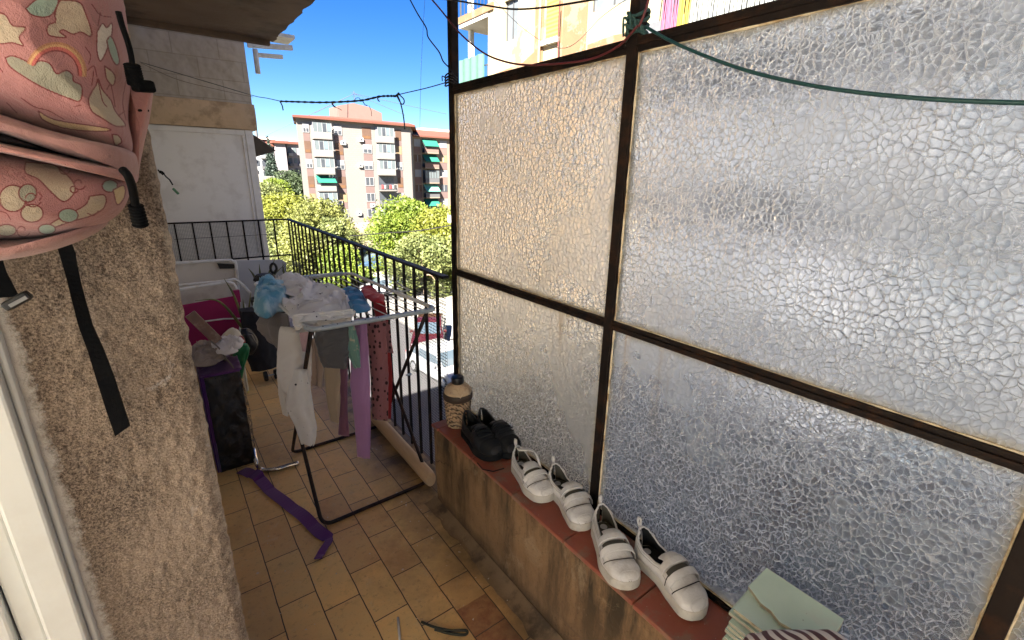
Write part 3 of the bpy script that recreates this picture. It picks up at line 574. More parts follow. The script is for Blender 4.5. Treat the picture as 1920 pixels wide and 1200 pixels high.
# distant blocks on the hill at the left
def distant(px0, px1, pyt, Y, z0, label, mat, floors, cols, roofm):
    x0, x1 = P(px0, 280, Y=Y).x, P(px1, 280, Y=Y).x; zt = P((px0+px1)/2, pyt, Y=Y).z
    t = T('apartment_block', label, 'building', ((x0+x1)/2, Y, z0)); m = MB(); m.box((x0, Y, z0), (x1, Y+14, zt)); m.build('wall', mat, t)
    m = MB(); m.box((x0-.8, Y-.8, zt+.01), (x1+.8, Y+14, zt+.7)); m.build('roof', roofm, t)
    fh = 3.0
    for i in range(floors):
        for k in range(cols):
            xx = x0+(x1-x0)*(k+.5)/cols; ww = (x1-x0)/cols*.32
            m = MB(); m.box((xx-ww, Y-.1, zt-1-fh*i-1.5), (xx+ww, Y-.015, zt-1-fh*i)); m.build('window', random.choice((DKW, DKW, WHB, LGL)), t)
            if k % 2 == 0: m = MB(); m.box((xx-ww*1.3, Y-1.2, zt-1-fh*i-2.4), (xx+ww*1.3, Y-.016, zt-1-fh*i-1.6)); m.build('balcony', RAILM if i % 2 else WHB, t)
LILAC = M('lilac grey facade', (0.177,0.163,0.177), .9, .1, .2)
distant(430, 512, 273, 160, -6, 'distant block with dark balconies behind the cypress', M('pale blue facade', (0.199,0.207,0.221), .9, .1, .2), 7, 6, RED)
distant(517, 536, 269, 158, -6, 'narrow distant lilac tower wall just left of the tall block', LILAC, 0, 1, RED)
distant(538, 575, 271, 162, -6, 'distant lilac block half hidden behind the tall tiled block', LILAC, 7, 4, RED)
distant(488, 515, 262, 175, -6, 'distant pinkish roofed block rising above the cypress tip', PINK, 3, 4, M('pale roof', (.5,.4,.36)))
m = MB(); c = P(481, 252, Y=150); m.tube([(c.x, 150, c.z-5), (c.x, 150, P(479, 235, Y=150).z)], .35, 8); tag(m.build('chimney', RAILM), 'dark flue pipe on the distant roofs beside the awning', 'chimney')
m = MB(); a = P(492, 336, Y=120); b = P(536, 338, Y=120); m.box((a.x, 120, a.z-2.2), (b.x+1, 124, a.z+.6)); tag(m.build('terrace_wall', M('grey stone wall', (0.19,0.176,0.157), .9, .2, .6)), 'low grey retaining wall in front of the distant blocks', 'wall')
m = MB(); a = P(486, 362, Y=105); b = P(556, 362, Y=105); m.box((a.x, 105, a.z-.4), (b.x+4, 105.5, a.z+.5)); tag(m.build('terrace_wall', M('white rail wall', (0.245,0.237,0.224), .9, .1, .6)), 'pale low wall running between the dark trees left of the tall block', 'wall')
# ------------------------------------------------------------------ trees
def leaf_mat(name, c1, c2, tr=.35):
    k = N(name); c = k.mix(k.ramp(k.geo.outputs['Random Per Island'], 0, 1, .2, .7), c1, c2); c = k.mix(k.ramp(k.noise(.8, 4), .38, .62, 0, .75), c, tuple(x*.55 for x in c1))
    k.set(Base_Color=c, Roughness=.6); t = k.n('BsdfTranslucent'); k.t.links.new(c, t.inputs[0]); mx = k.n('MixShader', i_0=tr, i_1=k.b.outputs[0], i_2=t.outputs[0]); k.t.links.new(mx.outputs[0], k.o.inputs[0]); return k.m
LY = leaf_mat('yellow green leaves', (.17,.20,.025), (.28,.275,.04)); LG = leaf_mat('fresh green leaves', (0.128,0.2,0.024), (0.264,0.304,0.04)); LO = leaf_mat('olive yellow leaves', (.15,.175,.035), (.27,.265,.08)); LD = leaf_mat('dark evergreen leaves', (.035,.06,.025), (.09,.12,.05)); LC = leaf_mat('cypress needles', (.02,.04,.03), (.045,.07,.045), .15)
LB = leaf_mat('muted green leaves', (.12,.16,.05), (.27,.27,.09)); BARK = M('bark', (.14,.10,.07), .95, .3, 3)
def leaves(clumps, n, size):
    n = int(n*2.3); size *= .62
    tot = sum(r[0]*r[1]*r[2] for _, r in clumps); V = []
    for c, r in clumps:
        k = max(20, int(n*r[0]*r[1]*r[2]/tot)); d = RNG.normal(size=(k, 3)); d /= np.linalg.norm(d, axis=1)[:, None]; rad = RNG.random(k)**.42
        bump_ = 1+.28*np.sin(d[:, 0]*5+c[0])*np.cos(d[:, 2]*6+c[2])*np.sin(d[:, 1]*5+c[1]); V.append(np.array(c)+d*(rad*bump_)[:, None]*np.array(r))
    p = np.concatenate(V); k = len(p); a = RNG.normal(size=(k, 3)); a /= np.linalg.norm(a, axis=1)[:, None]; b = np.cross(a, RNG.normal(size=(k, 3))); b /= np.linalg.norm(b, axis=1)[:, None]
    s = size*(.55+.9*RNG.random(k))[:, None]; q = np.stack([p-a*s, p-b*s*.55, p+a*s, p+b*s*.55], 1).reshape(-1, 3)
    m = MB(); m.v = q.tolist(); m.f = [(4*i, 4*i+1, 4*i+2, 4*i+3) for i in range(k)]; m.m = [0]*len(m.f); return m
def tree(name, label, base, top, rad, mat, n=3500, size=.22, nclump=14, low=.35, group='trees along the street', tall=None):
    b = Vector(base); h = top-b.z; t = T(name, label, 'tree', b, group); cl = []
    for i in range(nclump):
        a = random.uniform(0, 2*PI); rr = rad*math.sqrt(random.random())*.72; zz = b.z+h*(low+(1-low)*random.random()); f = 1-.55*max(0, (zz-b.z-h*.6)/(h*.4)); s = rad*random.uniform(.32, .55)
        zz = min(zz, top-s*.75); cl.append(((b.x+rr*f*math.cos(a), b.y+rr*f*math.sin(a), zz), (s, s, s*.85)))
    leaves(cl, n, size).build('crown', mat, t)
    m = MB(); c = Vector((b.x, b.y, b.z+h*.45)); m.tube(curve([b, b.lerp(c, .5)+Vector((.15, .1, 0)), c], 4), [.22*h/7*(1-.05*i) for i in range(9)], 8)
    for q, s in cl[::2]: m.tube(curve([c-Vector((0,0,h*.12)), c.lerp(Vector(q), .5)+Vector((0,0,.2)), q], 3), [.12*h/7*(1-.11*i) for i in range(7)], 5)
    m.build('trunk', BARK, t, smooth=True); return t
G = lambda px, py, Y: P(px, py, Y=Y)
c = G(770, 450, 40); tree('street_tree', 'large yellow green tree in front of the right wing', (c.x, 40, SZ), G(768, 380, 40).z+.3, 4.1, LG, 9000, .21, 26, .12)
c = G(838, 470, 36); tree('street_tree', 'yellow tree at the right edge beside the steel post', (c.x, 36, SZ), G(840, 392, 36).z, 4.0, LY, 7000, .2, 20, .12)
c = G(800, 500, 33); tree('street_tree', 'muted green tree just above the parked cars', (c.x, 33.5, SZ), G(800, 440, 33).z, 3.2, LB, 5000, .2, 16, .1)
c = G(590, 420, 52); tree('street_tree', 'autumn coloured tree in front of the tall block', (c.x, 52, SZ), G(590, 374, 52).z, 4.4, LO, 7000, .24, 20, .2)
c = G(625, 430, 46); tree('street_tree', 'half bare brownish tree above the railing corner', (c.x, 46, SZ), G(625, 408, 46).z, 2.0, LB, 4000, .2, 14, .2)
c = G(535, 400, 66); tree('street_tree', 'bright lemon green tree between railing and dark trees', (c.x, 66, SZ), G(530, 366, 66).z, 4.8, LY, 6000, .26, 16, .15)
c = G(545, 360, 100); tree('park_tree', 'dark evergreen tree touching the left side of the tall block', (c.x, 100, -8), G(545, 322, 100).z, 6.2, LD, 7000, .35, 18, .1)
c = G(492, 370, 85); tree('park_tree', 'mid green tree beside the white boarding', (c.x, 85, -8), G(492, 342, 85).z, 4.5, LB, 5000, .3, 14, .1)
c = G(518, 350, 95); tree('park_tree', 'light green bushy tree below the grey retaining wall', (c.x, 95, -8), G(520, 336, 95).z, 4.0, LG, 5000, .3, 12, .1)
c = G(508, 400, 48); tree('park_tree', 'greyish tree low behind the short railing end', (c.x, 48, SZ), G(508, 418, 48).z, 3.2, LB, 4500, .2, 14, .1)
c = G(560, 470, 40); tree('park_tree', 'pale autumn tree behind the railing corner bars', (c.x, 40, SZ), G(560, 430, 40).z, 3.2, LO, 4500, .2, 14, .1)
c = G(640, 480, 38); tree('park_tree', 'green tree behind the middle railing bars', (c.x, 38, SZ), G(640, 462, 38).z, 2.4, LG, 4500, .2, 14, .1)
c = G(510, 320, 140); ct = T('cypress', 'dark narrow cypress in front of the distant blocks', 'tree', (c.x, 140, -5), None)
leaves([((c.x, 140, -3+k*1.15), (max(.35, 2.3*(1-k/11)), 2.3*(1-k/11)+.3, 1.3)) for k in range(11)], 4000, .4).build('crown', LC, ct); m = MB(); m.tube([(c.x, 140, -6), (c.x, 140, 2)], .3, 6); m.build('trunk', BARK, ct)
bush = []
for i in range(60):
    x = random.uniform(2, 34); y = random.uniform(44, 76); bush.append(((x, y, SZ+.5), (random.uniform(.8, 2), random.uniform(.8, 2), random.uniform(.6, 1.3))))
o = leaves(bush, 9000, .2).build('undergrowth', LB); o['kind'] = 'stuff'; o['label'] = 'scrubby green undergrowth in the park below'
# ------------------------------------------------------------------ cars
TYRE = M('tyre rubber', (.02,.02,.02), .8); RIMM = M('alloy rim', (.5,.5,.52), .3, metal=.8); LAMP = M('clear lamp', (.75,.77,.78), .1); TAIL = M('red lamp', (.5,.02,.02), .2)
def carpaint(n, c):
    k = N(n); k.set(Base_Color=c, Roughness=.25, Coat_Weight=.6, Coat_Roughness=.05); return k.m
def car(label, x, y, rz, paint, L=4.2, W=1.75, H=1.48):
    t = T('parked_car', label, 'car', (x, y, SZ), 'cars parked in the street'); t.rotation_euler.z = rz
    # local frame: +Y is forward
    prof = [(-L/2, .35), (-L/2, .78), (-L/2+.08, .92), (-L*.22, .95), (L*.20, .93), (L*.36, .84), (L*.48, .68), (L/2, .52), (L/2, .30), (L*.4, .22), (-L*.42, .22)]
    m = MB(); R_ = []
    for xx, sc in ((-W/2, .93), (-W/2+.06, 1), (W/2-.06, 1), (W/2, .93)): R_.append([(xx, p[0]*(.985 if sc < 1 else 1), .5+(p[1]-.5)*sc) for p in prof])
    n = len(prof); m.v = [q for r in R_ for q in r]; m.f = [(i*n+k, i*n+(k+1) % n, (i+1)*n+(k+1) % n, (i+1)*n+k) for i in range(3) for k in range(n)]+[tuple(range(n-1, -1, -1)), tuple(3*n+k for k in range(n))]; m.m = [0]*len(m.f)
    def loc(o_): o_.matrix_parent_inverse = Matrix.Identity(4); return o_
    body = loc(m.build('body', paint, t, smooth=True, bevel=.03, autos=.6))
    cab = [(-L*.42, .93), (-L*.33, H-.08), (-L*.22, H), (L*.02, H), (L*.10, H-.05), (L*.27, .91)]
    m = MB(); n = len(cab)
    for xx, s in ((-W/2+.07, 0), (-W/2+.2, 1), (W/2-.2, 1), (W/2-.07, 0)):
        m.v += [(xx if p[1] > 1.0 or s == 0 else xx, p[0], p[1]) if s else (xx+(.12 if xx < 0 else -.12)*max(0, (p[1]-.93)/(H-.93)), p[0], p[1]) for p in cab]
    m.f = [(i*n+k, i*n+(k+1) % n, (i+1)*n+(k+1) % n, (i+1)*n+k) for i in range(3) for k in range(n)]+[tuple(range(n-1, -1, -1)), tuple(3*n+k for k in range(n))]; m.m = [0]*len(m.f); loc(m.build('cabin', paint, t, smooth=True, bevel=.03, autos=.6))
    for sx in (-1, 1):
        for y0, y1 in ((-L*.36, -L*.235), (-L*.215, -L*.03), (-L*.01, L*.19)):
            m = MB(); z0, z1 = .97, H-.13; xo = lambda z: sx*(W/2-.07-.12*(z-.93)/(H-.93)+.006)
            a0 = .55*(z1-z0) if y0 < -L*.3 else .0; b1 = .62*(z1-z0)*1.1 if y1 > 0 else .0
            pts = [(xo(z0), y0, z0), (xo(z0), y1, z0), (xo(z1), y1-b1, z1), (xo(z1), y0+a0*.5, z1)]; m.prism(pts, (sx*.008, 0, 0)); loc(m.build('side_window', GLASSD, t))
        for yy in (-L*.31, L*.31):
            m = MB(); m.lathe((0, 0, 0), [(.18, -.1), (.29, -.1), (.31, -.07), (.31, .07), (.29, .1), (.18, .1)], 20); m.v = [(sx*(W/2-.08)+v[2], yy+v[0], .31+v[1]) for v in m.v]; wh = loc(m.build('wheel', TYRE, t, smooth=True, autos=.7)); 
            m = MB(); m.lathe((0, 0, 0), [(.19, 0), (.17, .015), (.05, .012)], 16); m.v = [(sx*(W/2-.08)+sx*(.102+v[2]), yy+v[0], .31+v[1]) for v in m.v]; r_ = m.build('rim', RIMM, wh)
        m = MB(); m.box((sx*(W/2-.42), L/2-.10, .56), (sx*(W/2-.06), L/2-.03, .70)); loc(m.build('headlight', LAMP, t, bevel=.02))
        m = MB(); m.box((sx*(W/2-.30), -L/2-.012, .70), (sx*(W/2-.04), -L/2+.06, .88)); loc(m.build('tail_light', TAIL, t, bevel=.01))
        m = MB(); m.box((sx*(W/2-.03), L*.16, .93), (sx*(W/2+.15), L*.19, 1.06)); loc(m.build('mirror', paint, t, bevel=.02))
    m = MB(); p0, p1 = cab[5], cab[4]; ww = lambda z: W/2-.15-.12*(z-.93)/(H-.93)
    m.prism([(-ww(.95), L*.263, .955), (ww(.95), L*.263, .955), (ww(H), L*.108, H-.075), (-ww(H), L*.108, H-.075)], (0, .012, .012)); loc(m.build('windscreen', GLASSD, t))
    m = MB(); m.prism([(-ww(.95), -L*.414, .98), (ww(.95), -L*.414, .98), (ww(H), -L*.337, H-.12), (-ww(H), -L*.337, H-.12)], (0, -.012, .006)); loc(m.build('rear_window', GLASSD, t))
    return t
WHT = carpaint('white car paint', (.27,.275,.285))
c = P(833, 690, Z=SZ+.6); car('white hatchback parked just beyond the railing post', c.x+.2, c.y+.5, PI+.10, WHT)
c = P(700, 492, Z=SZ+.7); car('dark blue car parked far off under the trees', c.x, c.y, PI/2+.1, carpaint('blue car paint', (.05,.09,.16)))
c = P(724, 538, Z=SZ+.6); car('white car parked behind the drying rack', c.x, c.y, PI/2-.2, WHT)
c = P(770, 505, Z=SZ+.6); car('silver car parked under the muted green tree', c.x, c.y, PI/2, carpaint('silver car paint', (.45,.47,.5)))
c = P(798, 524, Z=SZ+.6); car('slate grey car parked nearest the steel post among the far row', c.x, c.y, PI/2+.1, carpaint('grey car paint', (.10,.12,.16)))
c = P(812, 628, Z=SZ+1.0); car('red car parked behind the white hatchback', c.x+.5, c.y+1.4, PI-.55, carpaint('red car paint', (.05,.008,.01)))
m = MB(); a = P(849, 418, Y=22); m.tube([(a.x, 22, SZ), (a.x, 22, P(849, 400, Y=22).z)], .06, 8); lp = T('street_lamp', 'white street lamp post just left of the steel post', 'lamp', (a.x, 22, SZ)); m.build('post', WM, lp, smooth=True)
m = MB(); z = P(849, 411, Y=22).z; m.box((a.x-.22, 21.8, z-.18), (a.x+.22, 22.2, z+.2)); m.build('lamp_head', WM, lp, bevel=.04)
# ------------------------------------------------------------------ drying rack
GALV = M('blue grey painted tube', (.36,.42,.47), .35, .12, 20, metal=.2, c2=(.55,.56,.54), c2s=18, c2a=.5)
WTUBE = M('white plastic coated tube', (.66,.67,.66), .35, .08, 20, c2=(.42,.36,.28), c2s=16, c2a=.4)
LEGM = M('dark brown leg tube', (.016,.009,.007), .5, .3, 25, spec=.25, c2=(.05,.02,.012), c2s=20, c2a=.5)
RZK = .93
BL, BR, FR, FL = Vector((.36, 2.70, RZK)), Vector((.86, 2.69, RZK)), Vector((.918, 1.755, RZK)), Vector((.392, 1.757, RZK))
rk = T('drying_rack', 'folding metal drying rack with crossed brown legs on the tiled floor', 'drying rack', (.63, 2.2, 0))
def bend(a, b, c, r=.045, n=6):
    u, w_ = (a-b).normalized()*r, (c-b).normalized()*r
    return [b+u*(1-t)**2+w_*t**2 for t in [i/n for i in range(n+1)]]
m = MB(); m.tube(bend(BL, FL, FR)+bend(FL, FR, BR), .0105, 10); m.build('front_bar', GALV, rk, smooth=True)
m = MB(); m.tube([FR.lerp(BR, .05)]+bend(FR, BR, BL)+bend(BR, BL, FL)+[FL.lerp(BL, .05)], .0088, 10); m.build('back_bar', WTUBE, rk, smooth=True)
m = MB(); m.tube([BL.lerp(BR, .08)+Vector((0,-.0,.004)), BR.lerp(BL, .1)+Vector((0,0,.004))], .0098, 10); m.build('back_sleeve', GALV, rk, smooth=True)
for i in range(9):
    t = .09+.82*i/8; a = BL.lerp(BR, t); b = FL.lerp(FR, t); m = MB(); m.tube(sag(a, b, .006, 8), .0022, 6); m.build('wire', WTUBE, rk, smooth=True)
    m = MB(); m.lathe(b+Vector((0, -.002, -.004)), [(.004, -.004), (.005, 0), (.005, .012), (.002, .014)], 8); m.build('wire_stud', LEGM, rk)
A0, A1 = Vector((.394, 2.494, .009)), Vector((.906, 2.497, .009)); B0, B1 = Vector((.367, 1.825, .009)), Vector((.893, 1.838, .009))
m = MB(); m.tube([FL+Vector((.012, .03, -.012))]+bend(FL+Vector((.012,.03,0)), A0, A1, .05)+bend(A0, A1, FR+Vector((-.03, .03, 0)), .05)+[FR+Vector((-.03, .03, -.012))], .0085, 10); m.build('leg_frame', LEGM, rk, smooth=True)
m = MB(); m.tube([BL+Vector((.035, -.03, -.012))]+bend(BL+Vector((.035,-.03,0)), B0, B1, .05)+bend(B0, B1, BR+Vector((0, -.03, 0)), .05)+[BR+Vector((-.0, -.03, -.012))], .0085, 10); m.build('leg_frame', LEGM, rk, smooth=True)
for s_ in (0, 1):
    p = (FL if s_ == 0 else FR).lerp(A0 if s_ == 0 else A1, .46); m = MB(); m.tube([p+Vector((-.014, -.03, 0)), p+Vector((.014, -.03, 0))], .006, 8); m.build('hinge_pin', GALV, rk)
m = MB(); m.tube([P(740, 528, Z=RZK+.002), P(768, 545, Z=RZK+.002)]+bend(P(712, 545, Z=RZK+.002), P(715, 552, Z=RZK+.002), P(680, 556, Z=RZK+.002), .03), .004, 8); m.build('inner_loop', WTUBE, rk, smooth=True)
# ------------------------------------------------------------------ laundry
def cloth(name, c, c2=None, rough=.85, **kw):
    k = N(name); b = k.mix(k.noise(6, 4), tuple(x*.85 for x in c), tuple(min(1, x*1.1) for x in c))
    if c2 is not None: b = k.mix(k.ramp(k.noise(kw.get('s', 30), kw.get('d', 2), .5), *kw.get('t', (.56, .60))), b, c2)
    if 'spots' in kw:
        b = k.mix(k.ramp(k.vor(kw['spots'], vec=k.map((1, 1, .75)), rnd=.7), .30, .38, 1, 0), b, kw['spotc'])
    wv = k.math('ADD', k.noise(420, 2), k.noise(35, 4)); k.set(Base_Color=b, Roughness=rough, Sheen_Weight=.25, Specular_IOR_Level=.2, Normal=k.bump(wv, .35, .002)); return k.m
def samp(pts, v):
    x = v*(len(pts)-1); i = min(int(x), len(pts)-2); t = x-i; return pts[i][0]*(1-t)+pts[i+1][0]*t, pts[i][1]*(1-t)+pts[i+1][1]*t
def sheet(name, label, cat, Lp, Rp, YL, YR, mat, amp=.012, nf=2.5, seed=0, nu=34, nv=46, group='laundry on the drying rack', solid=.0025, parent=None, top=.25):
    def fn(u, v):
        a = samp(Lp, v); b = samp(Rp, v); p = P(a[0], a[1], Y=YL).lerp(P(b[0], b[1], Y=YR), u); k = top+(1-top)*min(1, v*1.6)
        d = amp*k*(math.sin(2*PI*nf*u+seed*1.7+.8*math.sin(3*v+seed))+.7*noise.noise(Vector((u*4+seed, v*5, seed*2.3)))); w2 = amp*.5*noise.noise(Vector((u*3, v*9+seed, 4)))
        return p+Vector((.35*d+w2*.3, -d-w2, .35*w2))
    m = MB(); m.grid(fn, nu, nv); o = m.build(name, mat, parent, smooth=True, solid=solid)
    return tag(o, label, cat, group) if parent is None else o
def limb(name, label, cat, Lp, Rp, Y, mat, dep=.022, seed=0, amp=.006, nv=56, nu=40, group='laundry on the drying rack'):
    """a hanging sleeve, leg or body of a garment: a soft flattened tube closed at both ends"""
    def fn(u, v):
        w_ = .012+.976*v; a = samp(Lp, w_); b = samp(Rp, w_); p, q = P(a[0], a[1], Y=Y), P(b[0], b[1], Y=Y-.04); mid = (p+q)/2; half = (q-p)/2; th = 2*PI*u; e = min(1, (min(v, 1-v)/.03+.05))**.5
        x = math.copysign(abs(math.cos(th))**.75, math.cos(th)); y = math.copysign(abs(math.sin(th))**.8, math.sin(th))
        s_ = mid+half*x*(1-.0*v); f = math.sin(2.6*x*(1.6+.4*math.sin(seed))+seed+1.2*math.sin(2.2*v+seed))*.9+.9*noise.noise(Vector((x*2.2+seed, v*6, seed)))+.5*(1-2.4*abs(noise.noise(Vector((x*1.6+seed*2, v*11+x*1.5, 7)))))
        return s_+Vector((.25*amp*f, -dep*y*e-amp*f*(1 if y > -.2 else .3), .5*amp*noise.noise(Vector((x*3, v*8, seed)))))
    m = MB(); m.grid(fn, nu, nv, True); m.f += [tuple(range(nu-1, -1, -1)), tuple((nv-1)*nu+i for i in range(nu))]; m.m += [0, 0]
    return tag(m.build(name, mat, smooth=True), label, cat, group)
WHC = cloth('white baby cotton', (.74,.72,.69), (.60,.42,.42), s=16, d=4, t=(.62,.72)); WHC2 = cloth('white printed cotton', (.72,.71,.69), (.03,.03,.04), s=52, d=1, t=(.71,.73))
BLUE = cloth('light blue marbled cotton', (.13,.36,.52), (.42,.60,.68), s=14, d=4, t=(.45,.62)); BLUE2 = cloth('mid blue cotton', (.06,.24,.46), (.02,.05,.12), s=9, d=3, t=(.55,.68))
GREY = cloth('charcoal jersey', (.10,.10,.105)); GREYB = cloth('brown grey fabric', (.17,.15,.145)); BEIGE = cloth('beige jersey', (.40,.32,.23)); MAUVE = cloth('dusty mauve jersey', (.26,.12,.19)); PURP = cloth('lilac purple jersey', (.36,.19,.37)); TEAL = cloth('sea green print', (.16,.31,.28), (.45,.42,.34), s=26, t=(.58,.64)); RED_ = cloth('red cotton', (.44,.02,.03)); LEO = cloth('dusty pink fabric with black spots', (.30,.13,.14), spots=48, spotc=(.03,.012,.015)); NAVY = cloth('dark navy cotton', (.018,.02,.035)); PEACH = cloth('pale peach cotton', (.56,.44,.36))
limb('baby_pyjamas', 'white baby pyjamas hanging at the left front corner of the rack', 'garment', [(526,610),(520,660),(518,700),(524,728),(538,744)], [(576,614),(583,660),(583,700),(579,728),(564,742)], 2.02, WHC, .030, 1, .009)
limb('baby_vest', 'white vest with a tiny printed pattern hanging lowest at the left front', 'garment', [(547,690),(538,740),(536,768),(552,798),(564,834)], [(574,690),(582,735),(588,772),(594,802),(589,838)], 1.98, WHC2, .016, 2, .006)
limb('sleeve', 'thin white sleeve hanging behind the baby pyjamas', 'garment', [(520,700),(522,740),(530,778)], [(540,700),(542,745),(540,782)], 2.12, WHC, .012, 15, .005)
sheet('muslin_cloth', 'pale peach cloth hanging behind the left leg tube', 'cloth', [(578,632),(582,670),(584,700),(586,722)], [(608,640),(610,670),(608,700),(606,728)], 2.3, 2.25, PEACH, .012, 2, 3)
sheet('pink_sock', 'small pale pink sock beside the left leg tube', 'sock', [(562,624),(564,640),(566,658)], [(577,622),(578,640),(576,660)], 1.93, 1.9, cloth('pale pink cotton', (.60,.40,.42)), .005, 1, 4)
limb('t_shirt', 'dark charcoal t-shirt hanging over the front bar', 'garment', [(588,616),(590,645),(596,668),(606,690)], [(650,606),(650,640),(649,665),(648,690)], 1.90, GREY, .026, 5, .010)
limb('leggings', 'beige leggings hanging below the charcoal t-shirt', 'garment', [(604,650),(607,700),(611,745),(620,792)], [(638,650),(638,700),(639,745),(636,797)], 2.04, BEIGE, .018, 6, .005)
limb('leggings', 'narrow mauve leggings between the beige and the lilac ones', 'garment', [(636,660),(636,720),(637,770),(634,817)], [(652,660),(651,720),(651,770),(655,820)], 2.12, MAUVE, .012, 7, .003)
sheet('romper', 'sea green printed romper hanging in front of the lilac leggings', 'garment', [(644,614),(646,640),(650,665),(664,690)], [(664,610),(672,640),(678,668),(677,688)], 1.86, 1.82, TEAL, .010, 1.8, 8)
limb('leggings', 'long lilac purple leggings hanging lowest at the front', 'garment', [(666,594),(659,660),(657,720),(665,790),(670,860)], [(685,592),(689,660),(693,720),(695,790),(694,864)], 1.93, PURP, .018, 9, .005)
limb('leggings', 'dusty pink leggings with black spots at the right of the laundry', 'garment', [(688,602),(692,660),(696,720),(698,788)], [(722,596),(726,660),(728,720),(726,792)], 2.08, LEO, .022, 10, .006)
sheet('trousers', 'red trousers behind the black spotted leggings', 'garment', [(700,560),(708,620),(714,700),(716,785)], [(722,566),(728,620),(734,720),(732,785)], 2.26, 2.18, RED_, .010, 1.4, 11)
sheet('sleeve', 'brown spotted sleeve poking out beside the red trousers', 'garment', [(716,600),(718,630),(719,660)], [(730,604),(732,632),(736,662)], 2.06, 2.04, LEO, .006, 1, 12)
sheet('blanket', 'grey brown blanket hanging over the left corner under the blue cloth', 'cloth', [(500,575),(483,605),(486,620),(505,640)], [(540,590),(545,620),(546,650),(540,668)], 2.40, 2.05, GREYB, .016, 2.4, 13)
def lump(name, label, cat, poly, z, hgt, mat, seed, n=110, freq=10, amp=.03, parent=None, group='laundry on the drying rack', drop=0, thick=.012):
    """a heap of crumpled cloth lying over the wires"""
    c = np.mean(np.array(poly, float), 0); pts = [P(*q, Z=z) for q in poly]; cc = P(*c, Z=z); k = len(pts); pts_c = curve(pts+[pts[0]], 8)[:-1]; K = len(pts_c)
    def fn(u, v):
        p = cc.lerp(pts_c[int(u*K+.5) % K], v); q = p*freq+Vector((seed*3, 0, 0))
        q = q+.9*noise.noise_vector(q*.55); r = 1-abs(noise.noise(q))*2.6; r2 = 1-abs(noise.noise(q*2.1+Vector((9, 0, 0))))*2.6; r = r*abs(r)
        h = hgt*max(0, 1-v**3)**.5*(.75+.25*noise.noise(q*.5))+amp*(r*1.0+r2*.22)*min(1, 4*(1-v)+.25)
        return Vector((p.x+.012*noise.noise(q*1.3), p.y+.012*noise.noise(q*1.3+Vector((4,4,4))), z+thick+max(h, -.01)-drop*max(0, v-.8)*5))
    m = MB(); m.grid(fn, K, n//2, True); o = m.build(name, mat, parent, smooth=True, solid=.003)
    return tag(o, label, cat, group) if parent is None else o
heap_ = lump('muslin_cloth', 'crumpled white cotton sheet heaped over the rack wires', 'cloth', [(528,530),(560,520),(600,540),(640,548),(655,560),(666,594),(640,603),(600,608),(562,613),(546,598),(530,570)], RZK, .012, WHC2, 1, amp=.030)
sheet('drooping_edge', '', '', [(548,590),(549,603),(551,618)], [(662,580),(661,594),(659,608)], 1.84, 1.82, WHC2, .012, 4, 41, parent=heap_, solid=.003)
lump('muslin_cloth', 'white frilled cloth at the back left of the heap', 'cloth', [(510,535),(535,522),(565,528),(590,545),(560,560),(525,556)], RZK+.012, .015, WHC, 6, amp=.026)
lump('towel', 'light blue crumpled towel on the left end of the rack', 'cloth', [(478,560),(490,535),(515,530),(540,545),(545,570),(520,580),(498,592),(480,580)], RZK-.01, .055, BLUE, 2, amp=.024, drop=.03)
sheet('towel_end', 'blue towel end drooping below the left rack corner', 'cloth', [(478,560),(476,575),(484,590)], [(520,572),(512,585),(500,594)], 2.42, 2.2, BLUE, .014, 2, 14)
lump('blue_shorts', 'mid blue shorts lying flat near the middle of the rack', 'garment', [(640,548),(665,546),(682,560),(694,585),(668,592),(652,575)], RZK, .022, BLUE2, 3, amp=.014)
lump('red_vest', 'red garment lying over the wires beside the blue shorts', 'garment', [(676,545),(690,543),(718,560),(718,575),(700,572),(682,560)], RZK, .016, RED_, 4, amp=.012)
